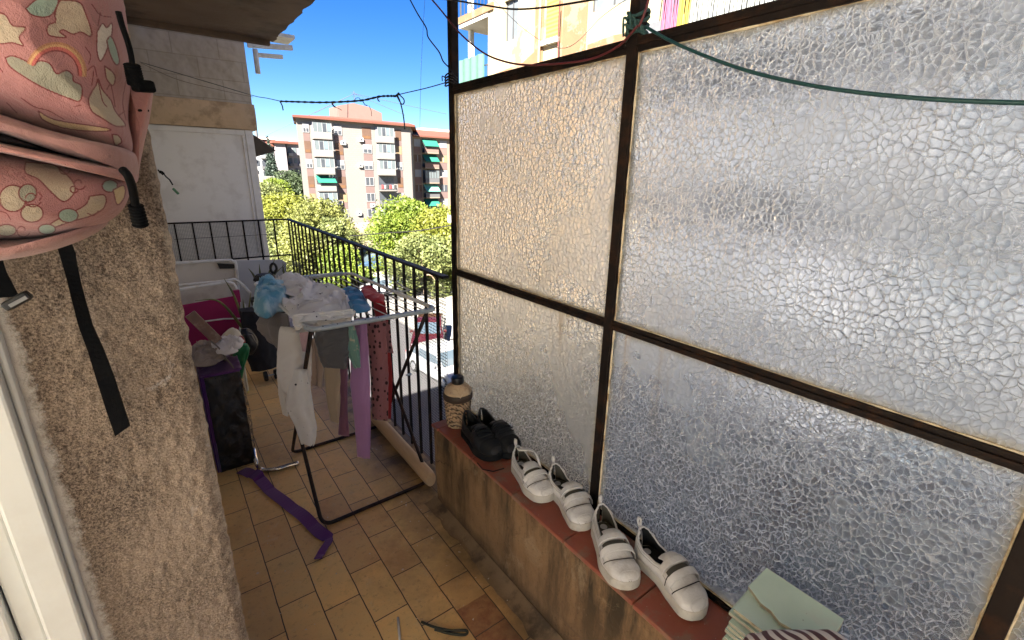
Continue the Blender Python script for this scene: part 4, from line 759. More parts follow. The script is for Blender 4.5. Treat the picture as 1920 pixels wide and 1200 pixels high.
# ------------------------------------------------------------------ shoes on the sill
def shoe(label, heel, toe, up_m, sole_m, lin_m, L=None, kind='strap', group=None, open_strap=False, mark=None, mirror=1):
    heel, toe = Vector((*heel, SILLZ+.001)), Vector((*toe, SILLZ+.001)); d = toe-heel; L = L or d.length; W = L*.385; t = T('shoe', label, 'shoe', heel, group); ang = math.atan2(-d.x, d.y); Rz = Matrix.Rotation(ang, 3, 'Z')
    def ip(x, xs, ys):
        for i in range(len(xs)-1):
            if x <= xs[i+1]: q = (x-xs[i])/(xs[i+1]-xs[i]); q = q*q*(3-2*q); return ys[i]*(1-q)+ys[i+1]*q
        return ys[-1]
    hw = lambda s: W/2*ip(s, [0,.12,.4,.68,.86,1], [.80,.82,.79,1.0,.98,.86])*max(0.02, 1-abs(2*s-1)**8)**.5
    cxl = lambda s: mirror*W*.10*math.sin(PI*min(1, max(0, (s-.2)/.8)))*(1 if s < .7 else 1-.6*(s-.7)/.3)
    zt = lambda s: L*ip(s, [0,.05,.2,.36,.47,.60,.78,.93,1], [.39,.405,.32,.30,.35,.325,.255,.215,.16]); z0 = .028
    def S(s, a, off=0):
        th = a*PI/2; x = hw(s)*(1+off/ max(.01, hw(s)))*math.copysign(abs(math.sin(th))**.72, th)*(1 if abs(a) < .999 else 1)
        z = z0+(zt(s)-z0)*max(0, math.cos(th))**.6+off*max(0, math.cos(th)); lean = -.012*max(0, 1-s*7)*math.cos(th)
        k = 1-.16*max(0, math.cos(th))*(1 if s < .5 else .4); return heel+Rz @ Vector((cxl(s)+x*k, s*L+lean, z))
    ss = [0, .004, .015, .035, .06]+[.06+.40*i/16 for i in range(1, 17)]+[.46+.54*i/26 for i in range(1, 26)]+[.985, .996, 1.0]; aa = [-1+2*i/28 for i in range(29)]
    m = MB(); m.v = [S(s, a) for s in ss for a in aa]; na = len(aa)
    for j in range(len(ss)-1):
        for i in range(na-1):
            sm, am = (ss[j]+ss[j+1])/2, (aa[i]+aa[i+1])/2; lim = .66*min(1, max(0, (sm-.035)/.05))**.5 if sm > .035 else 0
            if sm < .47 and abs(am) < lim: continue
            m.f.append((j*na+i, j*na+i+1, (j+1)*na+i+1, (j+1)*na+i)); m.m.append(0)
    o = m.build('upper', [up_m, lin_m], t, smooth=True); md = o.modifiers.new('solid', 'SOLIDIFY'); md.thickness = .005; md.offset = -1; md.material_offset = 1; md.use_quality_normals = True
    m = MB(); ns = 40
    ring = [(cxl(i/ns)+sg*hw(i/ns), i/ns*L) for sg, rng in ((1, range(ns+1)), (-1, range(ns, -1, -1))) for i in rng]
    c_ = (0, L*.5); prof = [(0, .98), (.004, 1.06), (.025, 1.065), (.030, 1.0)]
    for z, k in prof: m.v += [heel+Rz @ Vector((x*k, c_[1]+(y-c_[1])*(1+(k-1)*.5), z+.004*max(0, (y/L-.8)/.2)**2)) for x, y in ring]
    n = len(ring); m.f = [(j*n+i, j*n+(i+1) % n, (j+1)*n+(i+1) % n, (j+1)*n+i) for j in range(3) for i in range(n)]+[tuple(range(n-1, -1, -1)), tuple(3*n+i for i in range(n))]; m.m = [0]*len(m.f)
    m.build('sole', sole_m, t, smooth=True, autos=.7)
    m = MB(); m.add([heel+Rz @ Vector((x*.9, c_[1]+(y-c_[1])*.93, .032)) for x, y in ring], [tuple(range(n))]); m.build('insole', lin_m, t)
    def patch(name, s0, s1, a0, a1, off, mat, nn=(8, 20), th=.003, wob=0):
        q = MB(); q.grid(lambda u, v: S(s0+(s1-s0)*v+wob*math.sin(u*PI), a0+(a1-a0)*u, off), nn[1], nn[0]); r = q.build(name, mat, t, smooth=True); md = r.modifiers.new('solid', 'SOLIDIFY'); md.thickness = th; md.offset = 1; b = r.modifiers.new('bevel', 'BEVEL'); b.width = .0012; b.segments = 2; return r
    if kind == 'strap':
        patch('tongue', .40, .56, -.42, .42, .002, up_m, (10, 14), .006)
        if not open_strap: patch('strap', .49, .562, -.97, .74, .006, up_m, th=.004)
        else:
            q = MB(); a = S(.55, -.6, .003); b = S(.47, -.1, .03)+Vector((0,0,.02)); cc = S(.42, .35, .05)+Vector((0,0,.035)); w_ = Rz @ Vector((0, L*.035, 0)); cu = curve([a, b, cc], 8)
            q.v = [p+w_*sg for p in cu for sg in (-1, 1)]; q.f = [(2*i, 2*i+1, 2*i+3, 2*i+2) for i in range(len(cu)-1)]; q.m = [0]*len(q.f); q.build('strap', up_m, t, smooth=True, solid=.004, label='strap standing open')
        patch('vent', .566, .632, -.60, .60, .0012, LIN, (4, 14), .0006)
        patch('strap', .636, .706, -.97, .76, .0055, up_m, th=.004)
        patch('toe_cap', .86, .985, -.85, .85, .0012, up_m, (10, 24), .0015, -.06); patch('heel_counter', .004, .10, -.98, -.62, .001, up_m, (8, 8), .0015); patch('heel_counter', .004, .10, .62, .98, .001, up_m, (8, 8), .0015)
        patch('vamp_seam', .73, .742, -.92, .92, .0012, lin_m, (3, 24), .0008, .05)
        for sg in (-1, 1): patch('side_seam', .10, .73, sg*.80, sg*.812, .0010, LIN, (24, 3), .0006, .0); patch('side_seam', .03, .42, sg*.70, sg*.712, .0010, LIN, (16, 3), .0006)
        for sg in (-1, 1): patch('side_seam', .60, .612, sg*.55, sg*.98, .0008, lin_m, (3, 10), .0008)
        if mark: patch('side_mark', .60, .645, mark*.72, mark*.90, .003, M('orange foil', (.75,.28,.10), .35), (6, 6), .001)
        m = MB(); e = S(.0, 0, .0); m.tube([e+Rz @ Vector((0, .004, -.012)), e+Rz @ Vector((0, -.010, .006)), e+Rz @ Vector((0, -.008, .020)), e+Rz @ Vector((0, .002, .022)), e+Rz @ Vector((0, .004, .002))], .0038, 6); m.build('heel_loop', up_m, t, smooth=True)
        m = MB(); lg = heel+Rz @ Vector((cxl(.12), L*.13, .0345)); m.lathe(lg, [(.011, 0), (.011, .0006), (.007, .0007), (.006, .0002)], 16); m.build('insole_mark', M('pale insole print', (.5,.5,.5)), t)
    else:
        patch('tongue', .36, .56, -.36, .36, .001, up_m, (10, 14), .006)
        for i in range(6):
            s_ = .47+.045*i; m = MB(); m.tube([S(s_+.012*math.sin(k/10*PI)*(1 if i % 2 else -1), -.42+.84*k/10, .006) for k in range(11)], .0026, 6); m.build('lace', M('black lace', (.016,.016,.017), .9, spec=.2), t, smooth=True)
        patch('toe_guard', .80, .985, -.95, .95, .0015, lin_m, (10, 24), .0018, -.05)
    return t
def leather(n, c, d):
    k = N(n); a = k.mix(k.noise(9, 4), tuple(x*.92 for x in c), c); a = k.mix(k.ramp(k.noise(14, 6, .7), .52, .72, 0, .6), a, d); k.set(Base_Color=a, Roughness=.5, Normal=k.bump(k.math('ADD', k.math('MULTIPLY', k.noise(220, 2), .5), k.math('MULTIPLY', k.noise(34, 4, .6, dist=.8), 1.6)), .5, .003)); return k.m
WL = leather('white worn leather', (.60,.58,.55), (.34,.30,.25)); SOLE = leather('grubby white sole', (.46,.43,.37), (.24,.20,.15)); LIN = M('dark olive lining', (.07,.065,.05), .9); LIN2 = M('black lining', (.006,.006,.006), .9)
BK = leather('black knit', (.006,.006,.007), (.004,.004,.004)); BKS = M('black rubber sole', (.006,.006,.006), .7, spec=.2)
gA, gB = 'white strap trainers on the sill', 'black lace up shoes on the sill'
shoe('white strap trainer with a lifted strap beside the black shoes', (.962, 1.215), (.925, .985), WL, SOLE, LIN, group=gA, open_strap=True)
shoe('white strap trainer with orange mark, just left of the middle post', (1.0, 1.045), (.930, .815), WL, SOLE, LIN, group=gA, mark=-1, mirror=-1)
shoe('white strap trainer right of the middle post, pointing over the sill edge', (.978, .800), (.868, .588), WL, SOLE, LIN, group=gA)
shoe('white strap trainer nearest the stack of green tiles', (1.0, .660), (.945, .425), WL, SOLE, LIN2, group=gA, mirror=-1)
shoe('black lace up shoe nearest the sill edge', (.938, 1.545), (.925, 1.285), BK, BKS, LIN2, kind='lace', group=gB)
shoe('black lace up shoe standing against the glass', (1.003, 1.525), (.985, 1.262), BK, BKS, LIN2, kind='lace', group=gB, mirror=-1)
m = MB(); m.tube([P(*q, Z=SILLZ+.004) for q in ((895,868),(905,880),(925,884),(945,878))], .0022, 6); tag(m.build('shoelace', M('black lace', (0,0,0)), smooth=True), 'loose black shoelace lying on the sill tiles', 'lace')
# ------------------------------------------------------------------ wicker jar
jc = Vector((.945, 1.628, SILLZ+.001)); jr = T('wicker_jar', 'wicker covered jar with black cap at the end of the sill', 'jar', jc)
k = N('woven wicker'); wv = k.math('ADD', k.n('TexWave', wave_type='BANDS', bands_direction='DIAGONAL', i_Vector=k.co, i_Scale=34, i_Distortion=5., i_Detail=2).outputs['Fac'], k.vor(70)); k.set(Base_Color=k.mix(k.ramp(wv, .3, 1.2), (.05,.03,.018), (.50,.34,.20)), Roughness=.8, Normal=k.bump(wv, .9, .006)); WICK = k.m
m = MB(); m.grid(lambda u, v: jc+Vector(((.050+.010*v+.0022*math.sin(u*2*PI*16+v*22))*math.cos(2*PI*u), (.050+.010*v+.0022*math.sin(u*2*PI*16+v*22))*math.sin(2*PI*u), .13*v)), 96, 40, True); m.build('wicker', WICK, jr, smooth=True)
m = MB(); m.lathe(jc, [(.062, .128), (.066, .134), (.066, .152), (.062, .158)], 32); m.build('rim_band', M('dark leather band', (.05,.032,.02), .6, .3, 20), jr, smooth=True, autos=.6)
m = MB(); m.lathe(jc, [(.061, .150), (.058, .172), (.046, .188), (.030, .194), (.028, .200)], 32); m.build('shoulder', M('pale clay', (.52,.38,.24), .7, .2, 20, .4, 60, c2=(.25,.14,.07), c2s=26, c2a=.6), jr, smooth=True)
m = MB(); m.tube([jc+Vector((-.052, -.03, .176)), jc+Vector((-.02, -.058, .158)), jc+Vector((.0, -.052, .176)), jc+Vector((.028, -.054, .160)), jc+Vector((.052, -.03, .176))], .004, 6); m.build('cord', M('pale raffia', (.55,.42,.28), .8), jr, smooth=True)
m = MB(); m.lathe(jc, [(.024, .196), (.027, .204), (.028, .222), (.025, .230), (.012, .232)], 24); m.build('cap', M('black cap', (.006,.005,.005), .45), jr, smooth=True, autos=.6)
# ------------------------------------------------------------------ tiles stacked at the near end of the sill
k = N('mint floor tile'); mc = k.mix(k.noise(30, 4), (.52,.70,.60), (.62,.78,.68)); mc = k.mix(k.ramp(k.vor(38), .035, .06, .7, 0), mc, (.12,.13,.11)); mc = k.mix(k.ramp(k.noise(9, 5), .58, .68, 0, .5), mc, (.62,.68,.60)); k.set(Base_Color=mc, Roughness=.35, Normal=k.bump(k.noise(24, 3), .2, .002)); MINT = k.m
TBACK = M('raw tile edge', (.30,.29,.22), .9, .25, 40, .3, 90, c2=(.16,.11,.07), c2s=20, c2a=.7)
def tile_box(z, dx, dy, rz, label, shape=None):
    a = [(.862, .322), (1.022, .330), (1.018, .168), (.858, .160)] if shape is None else shape
    c = Vector((.94, .2, 0)); m = MB(); R2 = Matrix.Rotation(rz, 3, 'Z'); pts = [c+R2 @ (Vector((x, y, 0))-c)+Vector((dx, dy, z)) for x, y in a]
    n = len(pts); m.prism(pts, (0, 0, .0085)); m.m = [1, 0]+[1]*n; o = m.build('mint_tile', [MINT, TBACK], bevel=.001); tag(o, label, 'tile', 'mint tiles stacked at the end of the sill'); return o
nT = 14; zz = SILLZ+.001
for i in range(nT):
    top_ = i == nT-1
    tile_box(zz, -.026*(1-i/nT)+random.uniform(-.007, .005) if not top_ else 0, random.uniform(-.006, .008) if not top_ else 0, random.uniform(-.02, .02) if not top_ else 0,
             'plain mint green floor tile in the lower stack beside the white trainer' if not top_ else 'whole mint tile directly under the broken piece on the stack')
    zz += .0085+random.uniform(.004, .007) if not top_ else .0095
tile_box(zz, 0, 0, 0, 'broken mint tile piece with jagged edge, topmost of the stack', [(.935, .329), (1.022, .330), (1.018, .168), (.898, .161), (.902, .19), (.904, .225), (.900, .245), (.912, .268), (.913, .290), (.926, .312)])
# striped cushion in front of the stack
k = N('striped print'); wz = k.n('TexWave', wave_type='BANDS', bands_direction='DIAGONAL', i_Vector=k.map(rot=(0,0,.8)), i_Scale=22, i_Distortion=6., i_Detail=1, i_Detail_Scale=.6).outputs['Fac']; k.set(Base_Color=k.mix(k.ramp(wz, .42, .58), (.10,.045,.055), (.70,.66,.64)), Roughness=.8, Normal=k.bump(k.noise(200, 2), .3, .001)); STR = k.m
cc = P(1500, 1238, Z=.655); ax1 = Vector((.83, -.56, 0)); ax2 = Vector((.56, .83, 0))
m = MB(); m.grid(lambda u, v: cc+ax1*(.105*math.copysign(abs(math.cos(PI*v))**.7, math.cos(PI*v)))+(ax2*(.05*math.cos(2*PI*u))+Vector((0, 0, .042*math.sin(2*PI*u))))*(math.sin(PI*v)**.45+.02)+.006*noise.noise_vector(Vector((u*5, v*7, 2))), 40, 40, True); tag(m.build('striped_cushion', STR, smooth=True), 'brown and white striped cushion lying on the stack of mint tiles', 'cushion')
# ------------------------------------------------------------------ log of wood along the railing
WOOD = N('pale worn wood'); gw = WOOD.noise(3, 6, .6, vec=WOOD.map((60, 3, 60))); wc = WOOD.mix(gw, (.42,.27,.15), (.62,.45,.28)); wc = WOOD.mix(WOOD.ramp(WOOD.vor(14, vec=WOOD.map((1,.5,1))), .05, .09, .9, 0), wc, (.10,.05,.03)); WOOD.set(Base_Color=wc, Roughness=.6, Normal=WOOD.bump(gw, .3, .002)); WOOD = WOOD.m
m = MB(); a, b = Vector((.893, 2.60, .045)), Vector((.885, 1.80, .045)); d = (b-a).normalized(); 
m.grid(lambda u, v: a.lerp(b, v)+Vector((.030*math.cos(2*PI*u)*(1 if .02 < v < .98 else .86), 0, .043*math.sin(2*PI*u)*(1 if .02 < v < .98 else .9))), 24, 30, True); m.f += [tuple(range(23, -1, -1)), tuple(29*24+i for i in range(24))]; m.m += [0, 0]
tag(m.build('wooden_plank', WOOD, smooth=True, autos=.7), 'rounded pale wooden plank lying along the foot of the railing', 'plank')
# ------------------------------------------------------------------ bag by the wall
FILM = N('black plastic film'); FILM.set(Base_Color=(.008,.0075,.009), Roughness=.14, Specular_IOR_Level=.6, Normal=FILM.bump(FILM.noise(24, 6, .65, dist=1.8), .8, .010)); FILM = FILM.m
PURF = cloth('deep purple webbing', (.10,.025,.16)); LILF = cloth('purple zip fabric', (.11,.04,.145))
bgp = T('storage_bag', 'tall storage bag with black film front and purple piping by the wall', 'bag', (.13, 2.7, 0))
bx0, bx1, by0, by1, bz = .058, .216, 2.53, 2.95, .535
m = MB(); m.grid(lambda u, v: (bx0+(bx1-bx0)*u, by0-.022*math.sin(PI*u)*math.sin(PI*v)+.010*noise.noise(Vector((u*5, v*9, 1))), bz*v), 30, 60); m.grid(lambda u, v: (bx1+.014*math.sin(PI*u)*math.sin(PI*v)+.008*noise.noise(Vector((u*7, v*9, 5))), by0+(by1-by0)*u, bz*v), 30, 60); m.build('film_cover', FILM, bgp, smooth=True)
m = MB(); m.box((bx0+.004, by0+.012, .002), (bx1-.012, by1, bz-.004)); m.build('bag_body', LILF, bgp)
m = MB(); m.box((bx0-.012, by0+.004, .0), (bx0+.003, by1, bz)); m.build('side_panel', PURF, bgp)
m = MB(); m.grid(lambda u, v: (bx0-.01+(bx1-bx0+.02)*u, by0-.004+.13*v, bz+.004+.03*v+.008*noise.noise(Vector((u*8, v*6, 3)))), 20, 12); m.build('bag_top', LILF, bgp, smooth=True, solid=.004)
for a, b in (((bx0, by0, .005), (bx0, by0, bz)), ((bx0, by0-.003, bz), (bx1, by0-.003, bz))): m = MB(); m.tube([a, b], .0055, 8); m.build('piping', PURF, bgp, smooth=True)
# clear crinkled film at its side
CLR = N('clear crinkled film'); tr_ = CLR.n('BsdfTransparent'); gl_ = CLR.n('BsdfGlossy', i_Roughness=.15); fr = CLR.ramp(CLR.noise(26, 4, .7, dist=1), .45, .68, .08, .8); CLR.set(Base_Color=(.42,.37,.33), Roughness=.25, Normal=CLR.bump(CLR.noise(30, 4), .8, .01)); mm = CLR.n('MixShader', i_0=fr, i_1=tr_.outputs[0], i_2=CLR.b.outputs[0]); CLR.t.links.new(mm.outputs[0], CLR.o.inputs[0]); CLR = CLR.m
sheet('plastic_film', 'clear crinkled plastic film hanging down the right side of the storage bag', 'film', [(418,672),(432,700),(446,760),(458,810),(470,850)], [(436,668),(458,720),(470,770),(474,815),(480,858)], 2.62, 2.66, CLR, .014, 3, 21, group=None, solid=.0008)
# purple strap trailing on the floor
m = MB(); ctr = [P(*q, Z=.006) for q in ((452,882),(470,890),(487,900),(512,925),(545,950),(575,975),(600,1000),(617,1012))]+[P(603,1036,Z=.010), P(596,1050,Z=.006)]
cu = curve(ctr, 7); hw_ = .026
for i, p in enumerate(cu):
    t_ = (cu[min(i+1, len(cu)-1)]-cu[max(i-1, 0)]).normalized(); s_ = Vector((-t_.y, t_.x, 0))*hw_*(1 if i < len(cu)-16 else .62); lift = .008*abs(math.sin(i*.33))+(.02 if 8 < i < 14 else 0); tw = .004*math.sin(i*.21)
    m.v += [p+s_+Vector((0,0,lift+tw)), p-s_+Vector((0,0,lift*.4))]
m.f = [(2*i, 2*i+1, 2*i+3, 2*i+2) for i in range(len(cu)-1)]; m.m = [0]*len(m.f); tag(m.build('purple_strap', PURF, smooth=False, solid=.003), 'purple fabric strap trailing across the floor tiles from the storage bag', 'strap')
CHR = N('chrome tube'); CHR.set(Base_Color=(.6,.6,.6), Metallic=1., Roughness=.18); CHR = CHR.m
m = MB(); m.tube(curve([P(476,842,Y=2.52), P(480,864,Z=.07), P(490,880,Z=.016), P(515,880,Z=.014), P(540,873,Z=.014), P(560,868,Z=.014)], 6), .011, 10); tag(m.build('chair_foot', CHR, smooth=True), 'bent chrome tube foot of a folded chair lying on the tiles', 'chair foot')
# things heaped behind the bag
PAPER = M('white paper', (.68,.66,.68), .8, .06, 10)
def crumple(name, label, cat, poly, Y0, dep, mat, seed, amp=.02, nn=10):
    pts = curve([P(*q, Y=Y0) for q in poly]+[P(*poly[0], Y=Y0)], 5)[:-1]; c_ = sum(pts, Vector())/len(pts); K = len(pts)
    def fn(u, v):
        w_ = v*2-1; r = math.sqrt(max(0, 1-w_*w_)); p = c_.lerp(pts[int(u*K+.5) % K], max(.02, r)); q = Vector((p.x*9+seed, w_*2, p.z*9)); return p+Vector((0, dep*w_, 0))+amp*(noise.noise_vector(q)+.5*noise.noise_vector(q*2.3))*r+Vector((0, -amp*.9*(1-2.4*abs(noise.noise(q*2.2)))*r, amp*.8*(1-2.4*abs(noise.noise(q*1.7+Vector((5,5,5)))))*r))
    m = MB(); m.grid(fn, K, nn*2, True); return tag(m.build(name, mat, smooth=True, sub=1), label, cat)
lump('paper_bundle', 'crumpled white papers on top of the storage bag', 'paper', [(398,655),(405,642),(430,638),(456,642),(452,658),(436,670),(412,668)], .60, .015, PAPER, 21, freq=20, amp=.02, group=None)
lump('paper_bundle', 'beige and grey wrapping crumpled beside the white papers', 'wrapping', [(352,668),(368,650),(392,648),(410,658),(424,674),(404,688),(366,692)], .575, .02, M('beige wrapping', (.33,.27,.22), .7, .3, 14, c2=(.12,.09,.09), c2s=12), 22, freq=18, amp=.022, group=None)
crumple('green_bag', 'bright green plastic bag hanging behind the storage bag', 'bag', [(434,662),(446,648),(464,646),(466,658),(456,690),(448,712),(440,690)], 2.98, .03, M('green plastic', (.012,.17,.06), .4, .3, 8, .5, 20, .01), 3, .012)
m = MB(); c0 = P(452, 672, Y=3.1); c1 = P(467, 735, Y=3.1); m.box((c0.x, 3.08, c1.z), (c1.x, 3.2, c0.z+.06)); tag(m.build('cream_carton', M('cream printed carton', (.62,.60,.48), .7, .08, 6, c2=(.68,.6,.10), c2s=7, c2a=.9, c2t=(.58,.62)), bevel=.006), 'cream carton with yellow print between the green bag and the navy trolley', 'carton')
crumple('cushion', 'cream rolled cushion with a red end under the magenta chair', 'cushion', [(412,640),(420,628),(436,616),(448,622),(456,636),(440,643),(424,644)], 3.1, .09, M('cream canvas', (.52,.47,.38), .9, .15, 10), 4, .01)
crumple('red_pouch', 'dark red pouch at the end of the cream cushion', 'pouch', [(440,638),(446,629),(456,632),(460,645),(450,651),(442,646)], 3.06, .05, M('dark red cloth', (.20,.02,.02), .8, .3, 10), 5, .008)
crumple('black_bag', 'crumpled black bag wedged between cushion and navy trolley', 'bag', [(452,622),(464,618),(476,630),(482,655),(470,668),(462,655),(454,640)], 3.2, .07, M('black nylon', (.004,.004,.005), .5, .3, 10, .5, 20, .01), 6, .018)
m = MB(); m.beam(P(356, 588, Y=2.75), P(409, 640, Y=2.72), .05, .022, up=(0,-1,.3)); tag(m.build('veneer_strip', M('brown veneer', (.20,.11,.075), .45, .3, 18, c2=(.42,.33,.26), c2s=9, c2a=.6), bevel=.004), 'brown veneer strip leaning diagonally above the storage bag', 'wood strip')
m = MB(); m.tube(curve([P(396,640,Y=2.7), P(410,652,Y=2.62), P(424,672,Y=2.58), P(438,690,Y=2.55), P(452,722,Y=2.54), P(462,760,Y=2.53)], 6), .004, 6); tag(m.build('cord', M('grey cord', (.16,.14,.13), .7), smooth=True), 'grey cord curving down over the top of the storage bag', 'cord')
# ------------------------------------------------------------------ furniture folded against the end of the balcony
tb = T('folded_table', 'folded white table top with rounded metal rim behind the magenta chair', 'table', P(390, 640, Y=4.35))
def slab_px(poly, Y0, th, mat, name, par, bev=.004): m = MB(); m.prism([P(*q, Y=Y0) for q in poly], (0, th, 0)); return m.build(name, mat, par, bevel=bev)
PANEL = M('off white laminate', (.60,.57,.50), .45, .08, 3, c2=(.38,.33,.27), c2s=5, c2a=.5)
slab_px([(322,497),(428,490),(440,494),(444,508),(449,600),(330,660)], 4.35, .025, PANEL, 'table_top', tb)
m = MB(); m.tube(curve([P(322,494,Y=4.33), P(420,488,Y=4.33), P(436,490,Y=4.33), P(443,503,Y=4.33), P(450,600,Y=4.33)], 6), .012, 8); m.build('metal_rim', WTUBE, tb, smooth=True)
m = MB(); m.prism([P(*q, Y=4.325) for q in ((407,494),(440,496),(440,503),(412,504))], (0, .02, 0)); m.build('latch', M('black plastic', (.007,.007,.007), .5), tb)
bd = T('white_board', 'pale grey board leaning on the railing end beside the folded table', 'board', P(490, 600, Y=4.6))
slab_px([(440,489),(528,487),(537,492),(538,600),(450,640)], 4.60, .02, M('pale blue grey board', (.52,.54,.56), .5, .06, 3, c2=(.35,.34,.32), c2s=4, c2a=.4), 'board_panel', bd)
dc = T('folding_chair', 'folded deck chair with magenta cloth and metal tube frame', 'chair', P(400, 680, Y=4.0))
MAG = cloth('magenta canvas', (.30,.018,.10))
sheet('seat_cloth', '', '', [(340,572),(344,600),(352,640),(360,670)], [(449,553),(451,580),(453,605),(440,640)], 4.0, 4.0, MAG, .006, 1, 31, parent=dc)
m = MB(); m.prism([P(*q, Y=3.985) for q in ((437,545),(449,544),(452,566),(442,568))], (0, .03, 0)); m.build('arm_cover', MAG, dc)
m = MB(); m.tube(curve([P(322,545,Y=4.03), P(400,533,Y=4.03), P(430,530,Y=4.03), P(441,537,Y=4.03), P(445,560,Y=4.03), P(450,640,Y=4.0)], 6), .011, 8); m.build('back_tube', WTUBE, dc, smooth=True)
m = MB(); m.tube(curve([P(322,536,Y=4.08), P(420,527,Y=4.08), P(440,524,Y=4.08), P(456,535,Y=4.06), P(470,550,Y=4.0)], 6), .010, 8); m.build('arm_tube', WTUBE, dc, smooth=True)
m = MB(); m.tube([P(372,604,Y=3.95), P(420,598,Y=3.95), P(458,597,Y=3.95)], .006, 8); m.build('cross_bar', WTUBE, dc, smooth=True)
m = MB(); m.tube([P(458,570,Y=3.98), P(466,640,Y=3.98)], .009, 8); m.build('leg_tube', WTUBE, dc, smooth=True)
# plants in pots
LEAF = M('dull green succulent leaf', (.13,.15,.055), .5, .3, 14, c2=(.30,.26,.10), c2s=10, c2a=.6); POT = M('dark plastic pot', (.03,.028,.03), .6)
def agave(label, pot, tips, Yb, w_=.016):
    t = T('potted_plant', label, 'plant', pot); m = MB(); m.lathe(pot, [(.07, 0), (.095, .16), (.10, .18), (.085, .18), (.08, .15)], 20); m.build('pot', POT, t, smooth=True, autos=.6); b = Vector(pot)+Vector((0, 0, .17))
    for px, py, Y, arch in tips:
        e = P(px, py, Y=Y); mid = b.lerp(e, .5)+Vector((0, 0, arch)); cu = curve([b, mid, e], 8); m = MB(); n = len(cu)
        for i, p in enumerate(cu):
            tt = (cu[min(i+1, n-1)]-cu[max(i-1, 0)]).normalized(); s = tt.cross(Vector((0, 1, 0))).normalized() if abs(tt.y) < .95 else Vector((1, 0, 0)); k = w_*(1-(i/(n-1))**1.5)+.0008; m.v += [p+s*k, p-Vector((0, .25*k, 0)), p-s*k]
        m.f = [f for i in range(n-1) for f in ((3*i, 3*i+1, 3*i+4, 3*i+3), (3*i+1, 3*i+2, 3*i+5, 3*i+4))]; m.m = [0]*len(m.f); m.build('leaf', LEAF, t, smooth=True, solid=.004)
agave('spiky agave with long pale leaves beside the magenta chair', (.43, 3.95, .1), [(366,563,3.6,.12),(420,522,3.8,.08),(455,560,3.9,.04),(470,548,3.8,.02),(484,560,3.7,.02),(478,585,3.7,.03),(446,572,3.8,.04)], 3.95, .010)
agave('upright aloe in front of the grey board', (.62, 4.3, .28), [(466,503,4.2,.05),(486,495,4.2,.04),(504,520,4.2,.03),(516,484,4.3,.03),(529,500,4.3,.04),(520,500,4.2,.03),(496,515,4.2,.03)], 4.3, .013)
agave('thin leaved aloe at the railing corner', (.84, 4.5, .26), [(530,492,4.45,.03),(545,505,4.45,.05),(556,515,4.4,.05),(565,495,4.4,.03),(540,520,4.3,.03),(525,515,4.3,.03),(572,520,4.4,.03)], 4.5, .008)
tub = T('watering_can', 'black plastic can with ring handle among the plants', 'can', P(498, 545, Y=4.1)); BP = M('black plastic', (.007,.007,.007), .5); c_ = P(497, 521, Y=4.1)
m = MB(); m.lathe((c_.x, 4.1, c_.z-.1), [(.05, 0), (.075, .02), (.078, .11), (.06, .13)], 20); m.build('body', BP, tub, smooth=True, autos=.6)
m = MB(); h = P(513, 503, Y=4.1); m.tube([(h.x+.022*math.cos(k/16*2*PI), 4.1, h.z+.038*math.sin(k/16*2*PI)) for k in range(16)], .010, 8, closed=True); m.build('handle', BP, tub, smooth=True)
m = MB(); s0 = P(484, 522, Y=4.1); m.tube([(c_.x-.06, 4.1, c_.z-.02), tuple(s0+Vector((0, 0, .02)))], [.03, .022], 10); m.build('spout', BP, tub, smooth=True)
wt = T('cable_coil', 'tangle of grey wire hanging on the railing corner', 'wire coil', P(552, 515, Y=4.4)); m = MB(); c_ = P(550, 505, Y=4.45)
for q in range(4): m.tube([(c_.x+(.05+.012*q)*math.cos(k/20*2*PI+q), 4.45+.01*q+.01*math.sin(3*k), c_.z+(.04+.01*q)*math.sin(k/20*2*PI+q)) for k in range(20)], .0028, 5, closed=True)
m.build('wire_loop', M('grey wire', (.10,.10,.105), .5), wt, smooth=True)
# navy shopping trolley
tr = T('shopping_trolley', 'dark navy shopping trolley on small wheels behind the laundry', 'trolley', (.46, 3.66, 0)); NV = M('navy nylon', (.005,.006,.012), .7, .3, 9, .5, 30, .004)
m = MB(); a0 = P(472, 700, Y=3.62); a1 = P(520, 690, Y=3.62); z1 = P(480, 585, Y=3.62).z
m.grid(lambda u, v: (a0.x+(a1.x-a0.x)*u+.02*math.sin(PI*v)*(1 if u > .5 else -1)*abs(2*u-1), 3.60-.05*math.sin(PI*u)*(.6+.4*math.sin(PI*v))+.008*noise.noise(Vector((u*6, v*8, 0))), a0.z+.02+(z1-a0.z)*v), 24, 40); m.box((a0.x+.005, 3.615, a0.z+.03), (a1.x-.005, 3.82, z1-.01)); m.build('bag', NV, tr, smooth=True, autos=.8)
for px in (496, 516):
    c_ = P(px, 690, Y=3.6); m = MB(); m.lathe((0,0,0), [(.012, -.012), (.035, -.012), (.038, 0), (.035, .012), (.012, .012)], 18); m.v = [(c_.x+v[2], 3.6+v[0], .039+v[1]) for v in m.v]; m.build('wheel', TYRE, tr, smooth=True, autos=.7)
m = MB(); m.tube([(P(496,690,Y=3.6).x, 3.6, .039), (P(516,690,Y=3.6).x, 3.6, .039)], .006, 6); m.build('axle', GALV, tr)
